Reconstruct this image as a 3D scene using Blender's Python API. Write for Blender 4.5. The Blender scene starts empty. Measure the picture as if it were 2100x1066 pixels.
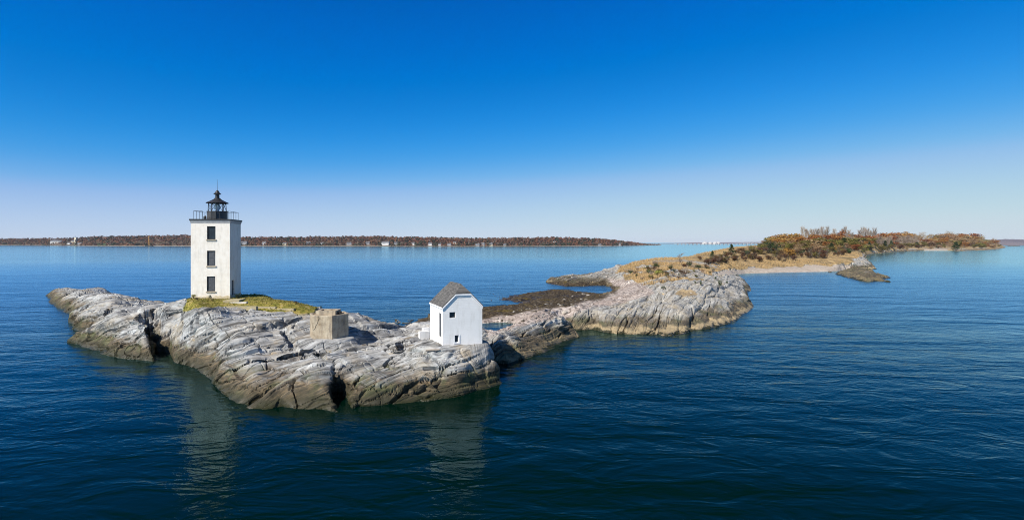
import bpy, bmesh, math, random
import numpy as np
from mathutils import Vector, Matrix
R = math.radians
random.seed(7)
scene = bpy.context.scene
COL = scene.collection

# ---------------------------------------------------------------- camera, sky, sun, exposure
F, CX, YH, H0 = 1100.0, 1050.0, 497.5, 12.0     # focal length / image centre / horizon row (2100 px wide photo), camera height
cam_d = bpy.data.cameras.new('camera'); cam = bpy.data.objects.new('camera', cam_d); COL.objects.link(cam)
cam_d.sensor_width = 36.0; cam_d.lens = F/2100*36.0
cam_d.shift_y = -35.5/2100
cam.location = (0, 0, H0); cam.rotation_euler = (R(90), 0, 0)
cam_d.clip_start = 0.5; cam_d.clip_end = 90000
scene.camera = cam
SUN_AZ, SUN_EL = R(43), R(41)                   # azimuth measured from straight behind the camera towards its left
sdir = Vector((-math.sin(SUN_AZ)*math.cos(SUN_EL), -math.cos(SUN_AZ)*math.cos(SUN_EL), math.sin(SUN_EL)))
w = bpy.data.worlds.new('World'); scene.world = w; w.use_nodes = True
nt = w.node_tree; nt.nodes.clear()
sky = nt.nodes.new('ShaderNodeTexSky'); sky.sky_type = 'NISHITA'; sky.sun_disc = False
sky.sun_elevation = SUN_EL
sky.sun_rotation = math.atan2(sdir.x, sdir.y)
sky.altitude = 0; sky.air_density = 0.7; sky.dust_density = 0.0; sky.ozone_density = 6.0
SKS = 0.132                                      # display brightness of one unit of sky (strength x exposure)
def vmul(src, k):
    n = nt.nodes.new('ShaderNodeVectorMath'); n.operation = 'SCALE'; n.inputs['Scale'].default_value = k
    nt.links.new(src, n.inputs[0]); return n.outputs[0]
cv = nt.nodes.new('ShaderNodeRGBCurve'); cm = cv.mapping
cm.clip_max_x = 1; cm.use_clip = False; cm.extend = 'HORIZONTAL'
for ci, pts in enumerate([
    [(0,0),(.082,.0),(.135,.002),(.195,.035),(.27,.15),(.36,.33),(.68,.53),(1.0,.60),(2,.65)],
    [(0,0),(.10,.025),(.174,.115),(.279,.212),(.397,.328),(.651,.55),(.947,.672),(1.3,.705),(2,.72)],
    [(0,0),(.33,.22),(.397,.533),(.597,.70),(.776,.80),(1.05,.83),(1.4,.775),(2,.75)]]):
    c = cm.curves[ci]
    for i, (x, y) in enumerate(pts):
        if i == 0: c.points[0].location = (0, 0)
        elif i == 1: c.points[1].location = (x/2, y/2)
        else: c.points.new(x/2, y/2)
cm.update()
bg = nt.nodes.new('ShaderNodeBackground'); bg.inputs['Strength'].default_value = 0.09
wo = nt.nodes.new('ShaderNodeOutputWorld')
nt.links.new(vmul(sky.outputs[0], SKS/2), cv.inputs['Color'])
nt.links.new(vmul(cv.outputs[0], 2/SKS), bg.inputs[0]); nt.links.new(bg.outputs[0], wo.inputs[0])
sl = bpy.data.lights.new('sun', 'SUN'); sl.energy = 4.6; sl.angle = R(0.5); sl.color = (1.0, 0.93, 0.82)
so = bpy.data.objects.new('sun', sl); COL.objects.link(so); so.rotation_euler = sdir.to_track_quat('Z', 'Y').to_euler()
so.location = (0, 0, 60)
scene.view_settings.view_transform = 'Standard'; scene.view_settings.look = 'None'
scene.view_settings.exposure = 0.55; scene.view_settings.gamma = 1.0
scene.cycles.max_bounces = 6; scene.cycles.volume_bounces = 0; scene.cycles.use_denoising = True; scene.cycles.denoising_prefilter = 'NONE'; scene.cycles.denoising_input_passes = 'RGB_ALBEDO_NORMAL'; scene.cycles.filter_width = 1.0
scene.cycles.transparent_max_bounces = 12

# ---------------------------------------------------------------- helpers
def at(px, py, z=0.0):
    D = F*(H0-z)/(py-YH)
    return (px-CX)/F*D, D, z
def atD(px, D, z=0.0): return ((px-CX)/F*D, D, z)
def tag(o, label=None, cat=None, group=None, kind=None):
    if label: o['label'] = label
    if cat: o['category'] = cat
    if group: o['group'] = group
    if kind: o['kind'] = kind
    return o
def empty(name, loc=(0,0,0), rz=0):
    o = bpy.data.objects.new(name, None); COL.objects.link(o); o.location = loc; o.rotation_euler = (0,0,rz); o.empty_display_size = .3
    return o
def mesh_obj(name, verts, faces, mat, parent=None, smooth=False):
    me = bpy.data.meshes.new(name); me.from_pydata([tuple(v) for v in verts], [], [tuple(f) for f in faces]); me.update()
    if mat: me.materials.append(mat)
    if smooth: me.polygons.foreach_set('use_smooth', [True]*len(me.polygons))
    o = bpy.data.objects.new(name, me); COL.objects.link(o)
    if parent: o.parent = parent
    return o
class MB:
    def __init__(s): s.v = []; s.f = []
    def add(s, vs, fs):
        n = len(s.v); s.v += [tuple(v) for v in vs]; s.f += [tuple(i+n for i in f) for f in fs]; return s
    def box(s, x0, x1, y0, y1, z0, z1):
        return s.add([(x0,y0,z0),(x1,y0,z0),(x1,y1,z0),(x0,y1,z0),(x0,y0,z1),(x1,y0,z1),(x1,y1,z1),(x0,y1,z1)],
              [(0,3,2,1),(4,5,6,7),(0,1,5,4),(1,2,6,5),(2,3,7,6),(3,0,4,7)])
    def tube(s, a, b, r0, r1=None, n=6, cap=True):
        r1 = r0 if r1 is None else r1
        a = Vector(a); b = Vector(b); d = (b-a).normalized()
        u = d.orthogonal().normalized(); v = d.cross(u)
        vs = []
        for p, r in ((a, r0), (b, r1)):
            for i in range(n):
                t = 2*math.pi*i/n; vs.append(p+(u*math.cos(t)+v*math.sin(t))*r)
        fs = [(i, (i+1)%n, n+(i+1)%n, n+i) for i in range(n)]
        if cap: fs += [tuple(range(n))[::-1], tuple(range(n, 2*n))]
        return s.add(vs, fs)
    def lathe(s, prof, n=16, cx=0, cy=0, ph=0):
        vs = []; fs = []
        for r, z in prof:
            for i in range(n):
                t = 2*math.pi*i/n+ph; vs.append((cx+r*math.cos(t), cy+r*math.sin(t), z))
        for k in range(len(prof)-1):
            for i in range(n):
                fs.append((k*n+i, k*n+(i+1)%n, (k+1)*n+(i+1)%n, (k+1)*n+i))
        fs.append(tuple(range(n))[::-1]); fs.append(tuple((len(prof)-1)*n+i for i in range(n)))
        return s.add(vs, fs)
    def prism(s, poly, z0, z1):
        n = len(poly)
        return s.add([(x,y,z0) for x,y in poly]+[(x,y,z1) for x,y in poly],
              [tuple(range(n))[::-1], tuple(range(n,2*n))]+[(i,(i+1)%n,n+(i+1)%n,n+i) for i in range(n)])
    def build(s, name, mat, parent=None, smooth=False): return mesh_obj(name, s.v, s.f, mat, parent, smooth)

# ---- numpy noise
def _h(ix, iy, iz, seed):
    n = (ix.astype(np.int64)*374761393 + iy.astype(np.int64)*668265263 + iz.astype(np.int64)*2147483647 + seed*974634777) & 0xffffffff
    n = ((n ^ (n >> 13))*1274126177) & 0xffffffff
    n = ((n ^ (n >> 16))*2246822519) & 0xffffffff
    return ((n ^ (n >> 15)) & 0xffff)/65535.0
def vnoise(x, y, z, seed=0):
    x0, y0, z0 = np.floor(x), np.floor(y), np.floor(z)
    fx, fy, fz = x-x0, y-y0, z-z0
    fx, fy, fz = fx*fx*(3-2*fx), fy*fy*(3-2*fy), fz*fz*(3-2*fz)
    out = 0
    for dx in (0,1):
        wx = fx if dx else 1-fx
        for dy in (0,1):
            wy = fy if dy else 1-fy
            for dz in (0,1):
                wz = fz if dz else 1-fz
                out = out + wx*wy*wz*_h(x0+dx, y0+dy, z0+dz, seed)
    return out*2-1
def fbm(x, y, z, o=4, seed=0):
    a, t, s = 1.0, 0.0, 0.0
    for k in range(o):
        t = t+a*vnoise(x*2**k+17.3*k, y*2**k-5.1*k, z*2**k+9.7*k, seed+k); s += a; a *= .5
    return t/s
def hash1(i, j, seed): return _h(i, j, np.zeros_like(i), seed)*2-1

# ---------------------------------------------------------------- materials
class NT:
    def __init__(s, name):
        m = bpy.data.materials.new(name); m.use_nodes = True; s.m = m; s.t = m.node_tree; s.n = s.t.nodes
        s.b = s.n['Principled BSDF']; s.out = s.n['Material Output']
    def node(s, typ, **kw):
        n = s.n.new(typ)
        for k, v in kw.items(): setattr(n, k, v)
        return n
    def link(s, a, b): s.t.links.new(a, b)
    def coord(s, scale=(1,1,1), rot=(0,0,0), src=None):
        if src is None: src = s.node('ShaderNodeTexCoord').outputs['Object']
        mp = s.node('ShaderNodeMapping'); mp.inputs['Scale'].default_value = scale; mp.inputs['Rotation'].default_value = rot
        s.link(src, mp.inputs[0]); return mp.outputs[0]
    def noise(s, vec, scale=1, detail=4, rough=.55, dist=0):
        n = s.node('ShaderNodeTexNoise'); n.inputs['Scale'].default_value = scale; n.inputs['Detail'].default_value = detail
        n.inputs['Roughness'].default_value = rough; n.inputs['Distortion'].default_value = dist; s.link(vec, n.inputs['Vector']); return n.outputs['Fac']
    def ramp(s, fac, stops):
        r = s.node('ShaderNodeValToRGB'); e = r.color_ramp.elements
        while len(e) < len(stops): e.new(.5)
        for el, (p, c) in zip(e, stops):
            el.position = p; el.color = (c, c, c, 1) if isinstance(c, (int, float)) else (*c, 1)
        s.link(fac, r.inputs[0]); return r.outputs[0]
    def mix(s, fac, a, b, bt='MIX'):
        n = s.node('ShaderNodeMix', data_type='RGBA', blend_type=bt)
        for v, i in ((fac, 0), (a, 6), (b, 7)):
            if hasattr(v, 'links'): s.link(v, n.inputs[i])
            elif i == 0: n.inputs[0].default_value = v
            else: n.inputs[i].default_value = (*v, 1) if not isinstance(v, (int, float)) else (v, v, v, 1)
        return n.outputs[2]
    def math(s, op, a, b=0.0, c=None, clamp=False):
        n = s.node('ShaderNodeMath', operation=op); n.use_clamp = clamp
        for i, v in enumerate((a, b) if c is None else (a, b, c)):
            if hasattr(v, 'links'): s.link(v, n.inputs[i])
            else: n.inputs[i].default_value = v
        return n.outputs[0]
    def bump(s, h, strength=.5, dist=.05, prev=None):
        n = s.node('ShaderNodeBump'); n.inputs['Strength'].default_value = strength; n.inputs['Distance'].default_value = dist
        s.link(h, n.inputs['Height'])
        if prev is not None: s.link(prev, n.inputs['Normal'])
        return n.outputs[0]
    def fin(s, color, rough=.8, normal=None, spec=.3):
        if hasattr(color, 'links'): s.link(color, s.b.inputs['Base Color'])
        else: s.b.inputs['Base Color'].default_value = (*color, 1)
        if hasattr(rough, 'links'): s.link(rough, s.b.inputs['Roughness'])
        else: s.b.inputs['Roughness'].default_value = rough
        s.b.inputs['Specular IOR Level'].default_value = spec
        if normal is not None: s.link(normal, s.b.inputs['Normal'])
        return s.m
def simple(name, c1, c2, scale=2, rough=.8, bump=.2, spec=.3, bd=.03, lo=.35, hi=.65):
    n = NT(name); co = n.coord(); f = n.noise(co, scale, 6)
    c = n.mix(n.ramp(f, [(lo, 0.0), (hi, 1.0)]), c1, c2)
    return n.fin(c, rough, n.bump(n.noise(co, scale*4, 4), bump, bd), spec)
M = {}
def make_mats():
    # terrain: masks baked as attributes (grass, pebble, weed, sand) and a bedding-plane coordinate
    n = NT('shore_rock')
    def attr(a): 
        x = n.node('ShaderNodeAttribute'); x.attribute_name = a; return x
    bed = attr('bedding').outputs['Vector']; mk = attr('cover'); sep = n.node('ShaderNodeSeparateColor'); n.link(mk.outputs['Color'], sep.inputs[0])
    grass, peb, weed = sep.outputs[0], sep.outputs[1], sep.outputs[2]
    sand = attr('sand').outputs['Fac']; moss = attr('moss').outputs['Fac']; zz = attr('tide').outputs['Fac']; farr = attr('tan').outputs['Fac']
    co = n.coord()
    st1 = n.noise(n.coord((.25,.25,3.0), src=bed), 1.0, 8, .7, .1)
    st2 = n.noise(n.coord((.8,.8,9.0), src=bed), 1.0, 6, .7, .15)
    blot = n.noise(co, .35, 5, .6, .5)
    fine = n.noise(co, 6, 4, .6)
    c = n.ramp(st1, [(.32, (.035,.035,.036)), (.41, (.14,.14,.138)), (.49, (.29,.29,.283)), (.60, (.45,.46,.455)), (.75, (.62,.62,.605))])
    c = n.mix(n.math('MULTIPLY', n.ramp(st2, [(.32, .95), (.47, 0.0)]), n.math('SUBTRACT', 1.0, n.math('MULTIPLY', farr, .55))), c, (.055,.052,.048))
    c = n.mix(n.math('MULTIPLY', farr, .45), c, n.ramp(n.noise(co, .7, 7, .7, .4), [(.3,(.12,.11,.095)),(.5,(.30,.28,.235)),(.7,(.46,.43,.37))]))
    c = n.mix(n.ramp(st2, [(.60, 0.0), (.75, .6)]), c, (.62,.60,.57))
    c = n.mix(n.ramp(blot, [(.50, 0.0), (.68, .5)]), c, (.34,.27,.17))
    blot2 = n.noise(n.coord((1,1,1), (0,0,1)), .9, 5, .65, .3)
    c = n.mix(n.ramp(blot2, [(.55, 0.0), (.72, .6)]), c, (.17,.17,.165))
    lich = n.noise(n.coord((1,1,1), (1,0,1)), .55, 4, .6, .3)
    c = n.mix(n.ramp(lich, [(.66, 0.0), (.74, .65)]), c, (.42,.27,.08))
    # tide zones
    zn = n.math('ADD', zz, n.math('MULTIPLY', n.math('SUBTRACT', blot2, .5), 1.5))
    zn = n.math('ADD', zn, n.math('MULTIPLY', n.math('SUBTRACT', blot, .5), 1.6))
    brown = n.ramp(st2, [(.33,(.018,.016,.013)),(.5,(.09,.07,.043)),(.70,(.29,.20,.105))])
    brown = n.mix(n.ramp(n.noise(co, .5, 4), [(.5, 0.0), (.62, .65)]), brown, (.10,.115,.04))
    c = n.mix(n.ramp(n.math('DIVIDE', zn, 4.0), [(.30, .95), (.52, 0.0)]), c, brown)
    c = n.mix(n.math('MULTIPLY', n.ramp(n.math('DIVIDE', zn, 4.0), [(.1, .8), (.48, 0.0)]), farr), c, n.mix(st2, (.04,.037,.03), (.15,.13,.10)))
    # barnacle band and weed at the waterline
    z3 = n.math('ADD', zz, n.math('MULTIPLY', n.math('SUBTRACT', n.noise(co, .45, 5, .65, .3), .5), 1.9))
    band = n.ramp(z3, [(.12, 0.0), (.22, 1.0), (.5, 1.0), (.8, 0.0)])
    c = n.mix(n.math('MULTIPLY', band, farr), c, n.mix(fine, (.22,.16,.08), (.52,.42,.27)))
    c = n.mix(n.math('MULTIPLY', n.ramp(n.math('ADD', zz, n.math('MULTIPLY', n.math('SUBTRACT', blot2, .5), 1.3)), [(.30, .95), (.95, .35), (1.0, 0.0)]) if False else n.ramp(n.math('DIVIDE', n.math('ADD', zz, n.math('MULTIPLY', n.math('SUBTRACT', blot2, .5), 1.6)), 2.0), [(.20, .95), (.60, 0.0)]), n.math('SUBTRACT', 1.0, n.math('MULTIPLY', farr, .75))), c, n.mix(st2, (.012,.012,.008), (.06,.055,.03)))
    c = n.mix(n.ramp(z3, [(.05, .95), (.28, 0.0)]), c, n.mix(fine, (.012,.012,.008), (.05,.05,.02)))
    # seaweed flats
    wn = n.noise(co, 1.6, 6, .7, .3)
    wc = n.ramp(wn, [(.35, (.014,.011,.008)), (.5, (.05,.036,.02)), (.62, (.11,.085,.05)), (.76, (.30,.26,.20))])
    wc = n.mix(n.ramp(n.noise(co, .18, 5, .6), [(.56, 0.0), (.66, .7)]), wc, (.10,.072,.012))
    c = n.mix(weed, c, wc)
    # pebbles
    vor = n.node('ShaderNodeTexVoronoi'); vor.inputs['Scale'].default_value = 2.2; n.link(co, vor.inputs['Vector'])
    vs = n.node('ShaderNodeSeparateColor'); n.link(vor.outputs['Color'], vs.inputs[0])
    pc = n.ramp(vs.outputs[0], [(.1, (.14,.12,.105)), (.5, (.33,.28,.25)), (.95, (.55,.49,.44))])
    pc = n.mix(n.ramp(n.noise(co, .25, 5), [(.42, 0.0), (.6, .7)]), pc, (.27,.22,.19))
    c = n.mix(peb, c, pc)
    sc_ = n.ramp(n.noise(co, .8, 6, .7), [(.3, (.26,.21,.165)), (.7, (.50,.44,.37))])
    c = n.mix(sand, c, sc_)
    gc = n.ramp(n.noise(co, .5, 7, .7), [(.3, (.10,.075,.04)), (.5, (.32,.22,.10)), (.68, (.50,.37,.19))])
    gc = n.mix(n.ramp(n.noise(n.coord((1,1,1),(0,0,2)), .12, 5, .6), [(.50, 0.0), (.60, .75)]), gc, (.13,.105,.055))
    c = n.mix(grass, c, gc)
    mc = n.ramp(n.noise(co, 1.3, 6, .7), [(.3, (.08,.085,.015)), (.46, (.18,.17,.025)), (.58, (.30,.235,.06)), (.72, (.36,.30,.21))])
    c = n.mix(moss, c, mc)
    hgt = n.math('ADD', n.math('MULTIPLY', st2, .6), n.math('MULTIPLY', fine, .15))
    hgt = n.math('ADD', hgt, n.math('MULTIPLY', vor.outputs['Distance'], n.math('MULTIPLY', peb, -.5)))
    nb = n.bump(hgt, .6, .16)
    wet = n.ramp(zz, [(.05, .35), (.5, .85)])
    M['rock'] = n.fin(c, wet, nb, .25)

    # water
    n = NT('sea_water'); co = n.coord()
    ln = n.node('ShaderNodeVectorMath', operation='LENGTH'); n.link(co, ln.inputs[0]); dist = ln.outputs['Value']
    open_ = n.math('SMOOTH_MIN', n.math('DIVIDE', n.math('SUBTRACT', dist, 50.0), 70.0), 1.0, .2)   # sheltered by the islet -> open bay
    open_ = n.math('MAXIMUM', open_, 0.0)
    sw = n.noise(n.coord((.030,.12,1), (0,0,R(-14))), 1.0, 2, .5, .6)
    s2 = n.noise(n.coord((.22,.42,1), (0,0,R(-24))), 1.0, 3, .55, .9)
    s3 = n.noise(n.coord((1.1,1.5,1), (0,0,R(15))), 1.0, 4, .6, .3)
    s4 = n.noise(n.coord((4,5.5,1), (0,0,R(-30))), 1.0, 2, .5)
    gust = n.ramp(n.noise(n.coord((.008,.02,1), (0,0,R(-8))), 1.0, 3, .5, .5), [(.35, .35), (.65, 1.0)])
    far_ = n.ramp(n.math('DIVIDE', dist, 1000.0), [(.14, 0.0), (.45, 1.0)])
    k = n.math('ADD', .50, n.math('MULTIPLY', open_, .30))
    k = n.math('MULTIPLY', k, n.math('SUBTRACT', 1.0, n.math('MULTIPLY', far_, .6)))
    b = n.bump(n.math('MULTIPLY', sw, k), 1.0, .62)
    b = n.bump(n.math('MULTIPLY', s2, k), 1.0, .24, b)
    b = n.bump(n.math('MULTIPLY', n.math('MULTIPLY', s3, gust), k), 1.0, .095, b)
    b = n.bump(n.math('MULTIPLY', n.math('MULTIPLY', s4, gust), k), 1.0, .016, b)
    body = n.mix(n.noise(n.coord((.02,.04,1)), 1.0, 3), (.0001,.0062,.0030), (.0002,.0085,.0045))
    n.n.remove(n.b); n.b = None
    df = n.node('ShaderNodeBsdfDiffuse'); n.link(body, df.inputs['Color'])
    gl = n.node('ShaderNodeBsdfGlossy'); gl.inputs['Color'].default_value = (.58, .89, 1.0, 1); n.link(b, gl.inputs['Normal'])
    n.link(n.math('SUBTRACT', n.math('ADD', .045, n.math('MULTIPLY', open_, .19)), n.math('MULTIPLY', far_, .15)), gl.inputs['Roughness'])
    fr = n.node('ShaderNodeFresnel'); fr.inputs['IOR'].default_value = 1.33; n.link(b, fr.inputs['Normal'])
    mx = n.node('ShaderNodeMixShader'); n.link(n.math('MULTIPLY', n.math('POWER', fr.outputs[0], 1.45), 1.42, clamp=True), mx.inputs[0]); n.link(df.outputs[0], mx.inputs[1]); n.link(gl.outputs[0], mx.inputs[2]); n.link(mx.outputs[0], n.out.inputs['Surface'])
    m = n.m
    M['water'] = m
    # whitewashed masonry
    def masonry(name, base, stain, dirt=.5):
        n = NT(name); co = n.coord()
        br = n.node('ShaderNodeTexBrick'); br.inputs['Scale'].default_value = 1.0
        br.inputs['Brick Width'].default_value = .42; br.inputs['Row Height'].default_value = .14; br.inputs['Mortar Size'].default_value = .012
        sp = n.node('ShaderNodeSeparateXYZ'); n.link(co, sp.inputs[0]); cb = n.node('ShaderNodeCombineXYZ')
        n.link(n.math('ADD', sp.outputs[0], sp.outputs[1]), cb.inputs[0]); n.link(sp.outputs[2], cb.inputs[1]); n.link(cb.outputs[0], br.inputs['Vector'])
        a = n.noise(co, 1.3, 7, .65); b_ = n.noise(n.coord((2.5,2.5,.5)), 1, 5, .6); d = n.noise(co, 9, 4, .6)
        c = n.mix(n.ramp(a, [(.42, 0.0), (.7, dirt)]), base, stain)
        c = n.mix(n.ramp(b_, [(.5, 0.0), (.75, dirt*.7)]), c, (.45,.42,.37))
        c = n.mix(n.ramp(d, [(.69, 0.0), (.74, dirt)]), c, (.38,.25,.17))
        nb = n.bump(n.math('ADD', n.math('MULTIPLY', br.outputs['Fac'], -.5), n.math('MULTIPLY', a, .6)), .35, .02)
        return n.fin(c, .85, nb, .2)
    M['tower_white'] = masonry('whitewashed_brick', (.78,.735,.665), (.67,.60,.50), .7)
    M['white'] = masonry('white_painted_wall', (.80,.79,.77), (.70,.69,.66), .5)
    M['tower_base'] = masonry('stained_brick', (.52,.44,.28), (.70,.66,.58), .8)
    M['trim'] = simple('white_trim', (.82,.82,.82), (.74,.75,.77), 3, .6, .05)
    M['cornice'] = simple('grey_cornice', (.42,.42,.42), (.34,.34,.35), 3, .7, .1)
    M['black'] = simple('black_ironwork', (.012,.013,.016), (.03,.03,.034), 4, .5, .1, .5)
    M['iron'] = simple('weathered_iron_drum', (.035,.033,.036), (.075,.065,.062), 3, .5, .1, .5)
    M['shutter'] = simple('slate_shutter_paint', (.055,.06,.07), (.085,.09,.10), 5, .6, .1)
    M['sill'] = simple('stone_sill', (.45,.38,.28), (.32,.27,.2), 5, .85, .2)
    M['dark'] = simple('dark_interior', (.008,.009,.011), (.015,.016,.018), 3, .6, 0)
    M['pane'] = simple('dark_window_glass', (.012,.018,.025), (.02,.03,.04), 2, .12, .02, .5)
    n = NT('lantern_glass'); n.b.inputs['Transmission Weight'].default_value = 1; n.b.inputs['IOR'].default_value = 1.02
    M['glass'] = n.fin((.92,.96,1), .02, None, .5)
    M['lens'] = simple('lens_glass', (.55,.62,.66), (.75,.8,.82), 8, .15, .1, .6)
    n = NT('concrete'); co = n.coord(); a = n.noise(co, 1.6, 7, .65); bb = n.noise(n.coord((3,3,.6)), 1, 5, .6)
    c = n.ramp(a, [(.3, (.20,.15,.095)), (.47, (.37,.305,.22)), (.7, (.50,.43,.32))])
    c = n.mix(n.ramp(bb, [(.48, 0.0), (.66, .7)]), c, (.17,.145,.12))
    M['concrete'] = n.fin(c, .9, n.bump(n.noise(co, 12, 5, .7), .5, .03), .2)
    M['slab'] = simple('pale_concrete_slab', (.42,.36,.20), (.33,.29,.19), 2, .9, .3)
    M['slab_white'] = simple('white_stone_slab', (.62,.60,.55), (.5,.48,.42), 3, .9, .2)
    M['crack'] = simple('crack_dark', (.02,.018,.015), (.04,.035,.03), 3, .9, 0)
    n = NT('roof_shingles'); co = n.coord(); br = n.node('ShaderNodeTexBrick'); br.inputs['Scale'].default_value = 1
    br.inputs['Brick Width'].default_value = .30; br.inputs['Row Height'].default_value = .14; br.inputs['Mortar Size'].default_value = .012; br.inputs['Bias'].default_value = .0
    br.inputs['Color1'].default_value = (.06,.058,.057,1); br.inputs['Color2'].default_value = (.14,.135,.128,1); br.inputs['Mortar'].default_value = (.03,.03,.03,1)
    sp = n.node('ShaderNodeSeparateXYZ'); n.link(co, sp.inputs[0]); cb = n.node('ShaderNodeCombineXYZ')
    n.link(sp.outputs[1], cb.inputs[0]); n.link(n.math('MULTIPLY', sp.outputs[2], 1.45), cb.inputs[1]); n.link(cb.outputs[0], br.inputs['Vector'])
    c = n.mix(n.ramp(n.noise(n.coord((2,2,5)), 1, 5), [(.4, 0.0), (.7, .5)]), br.outputs['Color'], (.17,.16,.148))
    M['shingle'] = n.fin(c, .9, n.bump(br.outputs['Fac'], -.5, .03), .2)
    def leaf(name, c1, c2, var=.5):
        n = NT(name); oi = n.node('ShaderNodeObjectInfo'); co = n.coord()
        f = n.noise(co, .9, 3)
        c = n.mix(n.ramp(f, [(.35, 0.0), (.65, 1.0)]), c1, c2)
        h = n.node('ShaderNodeHueSaturation'); n.link(c, h.inputs['Color'])
        n.link(n.math('ADD', .5-.018*var*2, n.math('MULTIPLY', oi.outputs['Random'], .036*var*2)), h.inputs['Hue'])
        n.link(n.math('ADD', 1-.35*var, n.math('MULTIPLY', oi.outputs['Random'], .7*var)), h.inputs['Value'])
        m = n.fin(h.outputs[0], .75, None, .15)
        return m
    M['rust'] = leaf('rust_leaves', (.21,.085,.024), (.31,.15,.045))
    M['gold'] = leaf('golden_leaves', (.26,.15,.045), (.33,.19,.065))
    M['olive'] = leaf('olive_leaves', (.11,.10,.025), (.17,.14,.04))
    M['tanleaf'] = leaf('faded_tan_leaves', (.24,.16,.085), (.32,.22,.12))
    M['pine'] = leaf('pine_needles', (.018,.040,.014), (.04,.07,.022))
    M['yellowgreen'] = leaf('yellow_green_leaves', (.20,.20,.04), (.28,.26,.07))
    M['brownbush'] = leaf('dark_brown_twigs', (.065,.035,.018), (.11,.055,.025))
    M['greytwig'] = leaf('grey_twigs', (.24,.19,.15), (.33,.27,.21), .3)
    M['drygrass'] = leaf('dry_grass_blades', (.36,.25,.11), (.54,.40,.20), .4)
    M['bark'] = simple('bark', (.10,.08,.065), (.17,.14,.12), 3, .9, .3)
    M['palebark'] = simple('pale_bark', (.26,.22,.18), (.36,.31,.26), 3, .9, .3)
    n = NT('far_shore_canopy'); co = n.coord(); f = n.noise(n.coord((.02,.02,.02)), 1, 4, .6)
    at_ = n.node('ShaderNodeAttribute'); at_.attribute_name = 'tint'
    c = n.ramp(at_.outputs['Fac'], [(.0, (.030,.042,.03)), (.16, (.035,.045,.03)), (.3, (.085,.055,.045)), (.6, (.14,.065,.048)), (.85, (.18,.085,.045)), (1, (.14,.105,.085))])
    M['farwood'] = n.fin(c, .85, None, .1)
    M['farsoil'] = simple('far_shore_soil', (.07,.06,.035), (.14,.10,.07), .05, .9, 0)
    M['farsand'] = simple('far_beach', (.30,.27,.22), (.42,.38,.33), .05, .9, 0)
    M['fargreen'] = simple('far_lawn', (.06,.09,.035), (.10,.12,.05), .05, .9, 0)
    M['housewhite'] = simple('house_white', (.75,.74,.72), (.65,.65,.64), .5, .7, 0)
    M['housegrey'] = simple('house_grey', (.28,.29,.31), (.36,.37,.39), .5, .7, 0)
    M['housecream'] = simple('house_cream', (.62,.56,.42), (.7,.64,.5), .5, .7, 0)
    M['houseroof'] = simple('house_roof', (.10,.105,.12), (.16,.16,.17), .5, .8, 0)
    M['cranepaint'] = simple('ochre_mast_paint', (.55,.30,.08), (.45,.24,.07), 1, .6, 0)
    M['farblue'] = simple('distant_land', (.13,.12,.14), (.18,.15,.17), .002, .9, 0)
    M['dome'] = simple('pale_dome_paint', (.52,.50,.49), (.45,.44,.44), .05, .7, 0)
    M['bridge'] = simple('bridge_concrete', (.36,.37,.39), (.44,.45,.47), .05, .8, 0)
make_mats()

# ---------------------------------------------------------------- terrain
front = [(97,606),(101,612),(105,623),(118,630),(130,637),(146,647),(141,657),(150,664),(150,674),(155,682),(143,688),(141,700),(160,707),(180,717),(215,728),(240,733),(280,738),
 (316,741),(321,729),(330,722),(343,723),(351,730),(357,741),(362,744),(389,755),(420,768),(440,791),(462,806),(486,827),(506,836),(535,840),(560,838),(584,841),(633,840),(660,839),(694,844),(700,842),
 (697,832),(696,822),(704,818),(713,822),(719,830),(724,836),(735,831),(770,830),(830,826),(880,822),(920,815),(950,810),(975,800),(1000,797),(1030,786),(1022,776),(1006,768),(1000,755),(992,742),
 (1005,744),(1040,745),(1060,738),(1090,730),(1120,722),(1150,708),(1170,698),(1186,691),(1180,683),(1172,677),
 (1190,677),(1215,676),(1240,681),(1262,685),(1300,686),(1330,688),(1360,689),(1385,689),(1410,684),(1440,677),(1470,671),(1500,662),(1515,655),(1530,643),(1543,633),(1546,627),(1536,614),(1532,600),(1541,596),(1535,586),(1520,575),(1505,568),(1498,564),(1530,561),
 (1560,560),(1600,559),(1650,558),(1700,557),(1725,555),(1745,553),(1770,552),(1797,551.5),(1790,546),(1784,539),(1772,531),(1776,525),
 (1785,521),(1810,519),(1830,517),(1860,515.2),(1890,514),(1920,514),(1955,514),(1965,515),(1995,514),(2020,513),(2035,512),(2050,510),(2062,508)]
back = [(2062,507),(2040,506.3),(1900,506.5),(1700,510),(1600,515),(1560,520),(1500,530),(1450,540),(1400,548),(1350,553),(1290,557),(1250,562),(1200,568),(1150,573),(1122,577),(1120,580),
 (1140,584),(1160,587),(1200,586.5),(1240,585),(1253,589),(1256,595),(1245,602),(1230,604),(1200,601),(1165,596),(1130,593),(1100,598),(1070,602),(1040,607),(1015,610),(1022,614),(1050,618),(1058,623),(1030,628),(988,632),
 (930,645),(880,655),(850,660),(830,667),(800,690),(720,690),(650,680),(600,672),(480,665),(400,655),(345,645),(250,620),(150,604),(120,600)]
poly = np.array([at(x, y)[:2] for x, y in front+back])
pool = np.array([at(x, y)[:2] for x, y in [(965,664),(1010,661),(1050,664),(1074,671),(1062,684),(1030,700),(985,712),(955,700)]])
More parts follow.
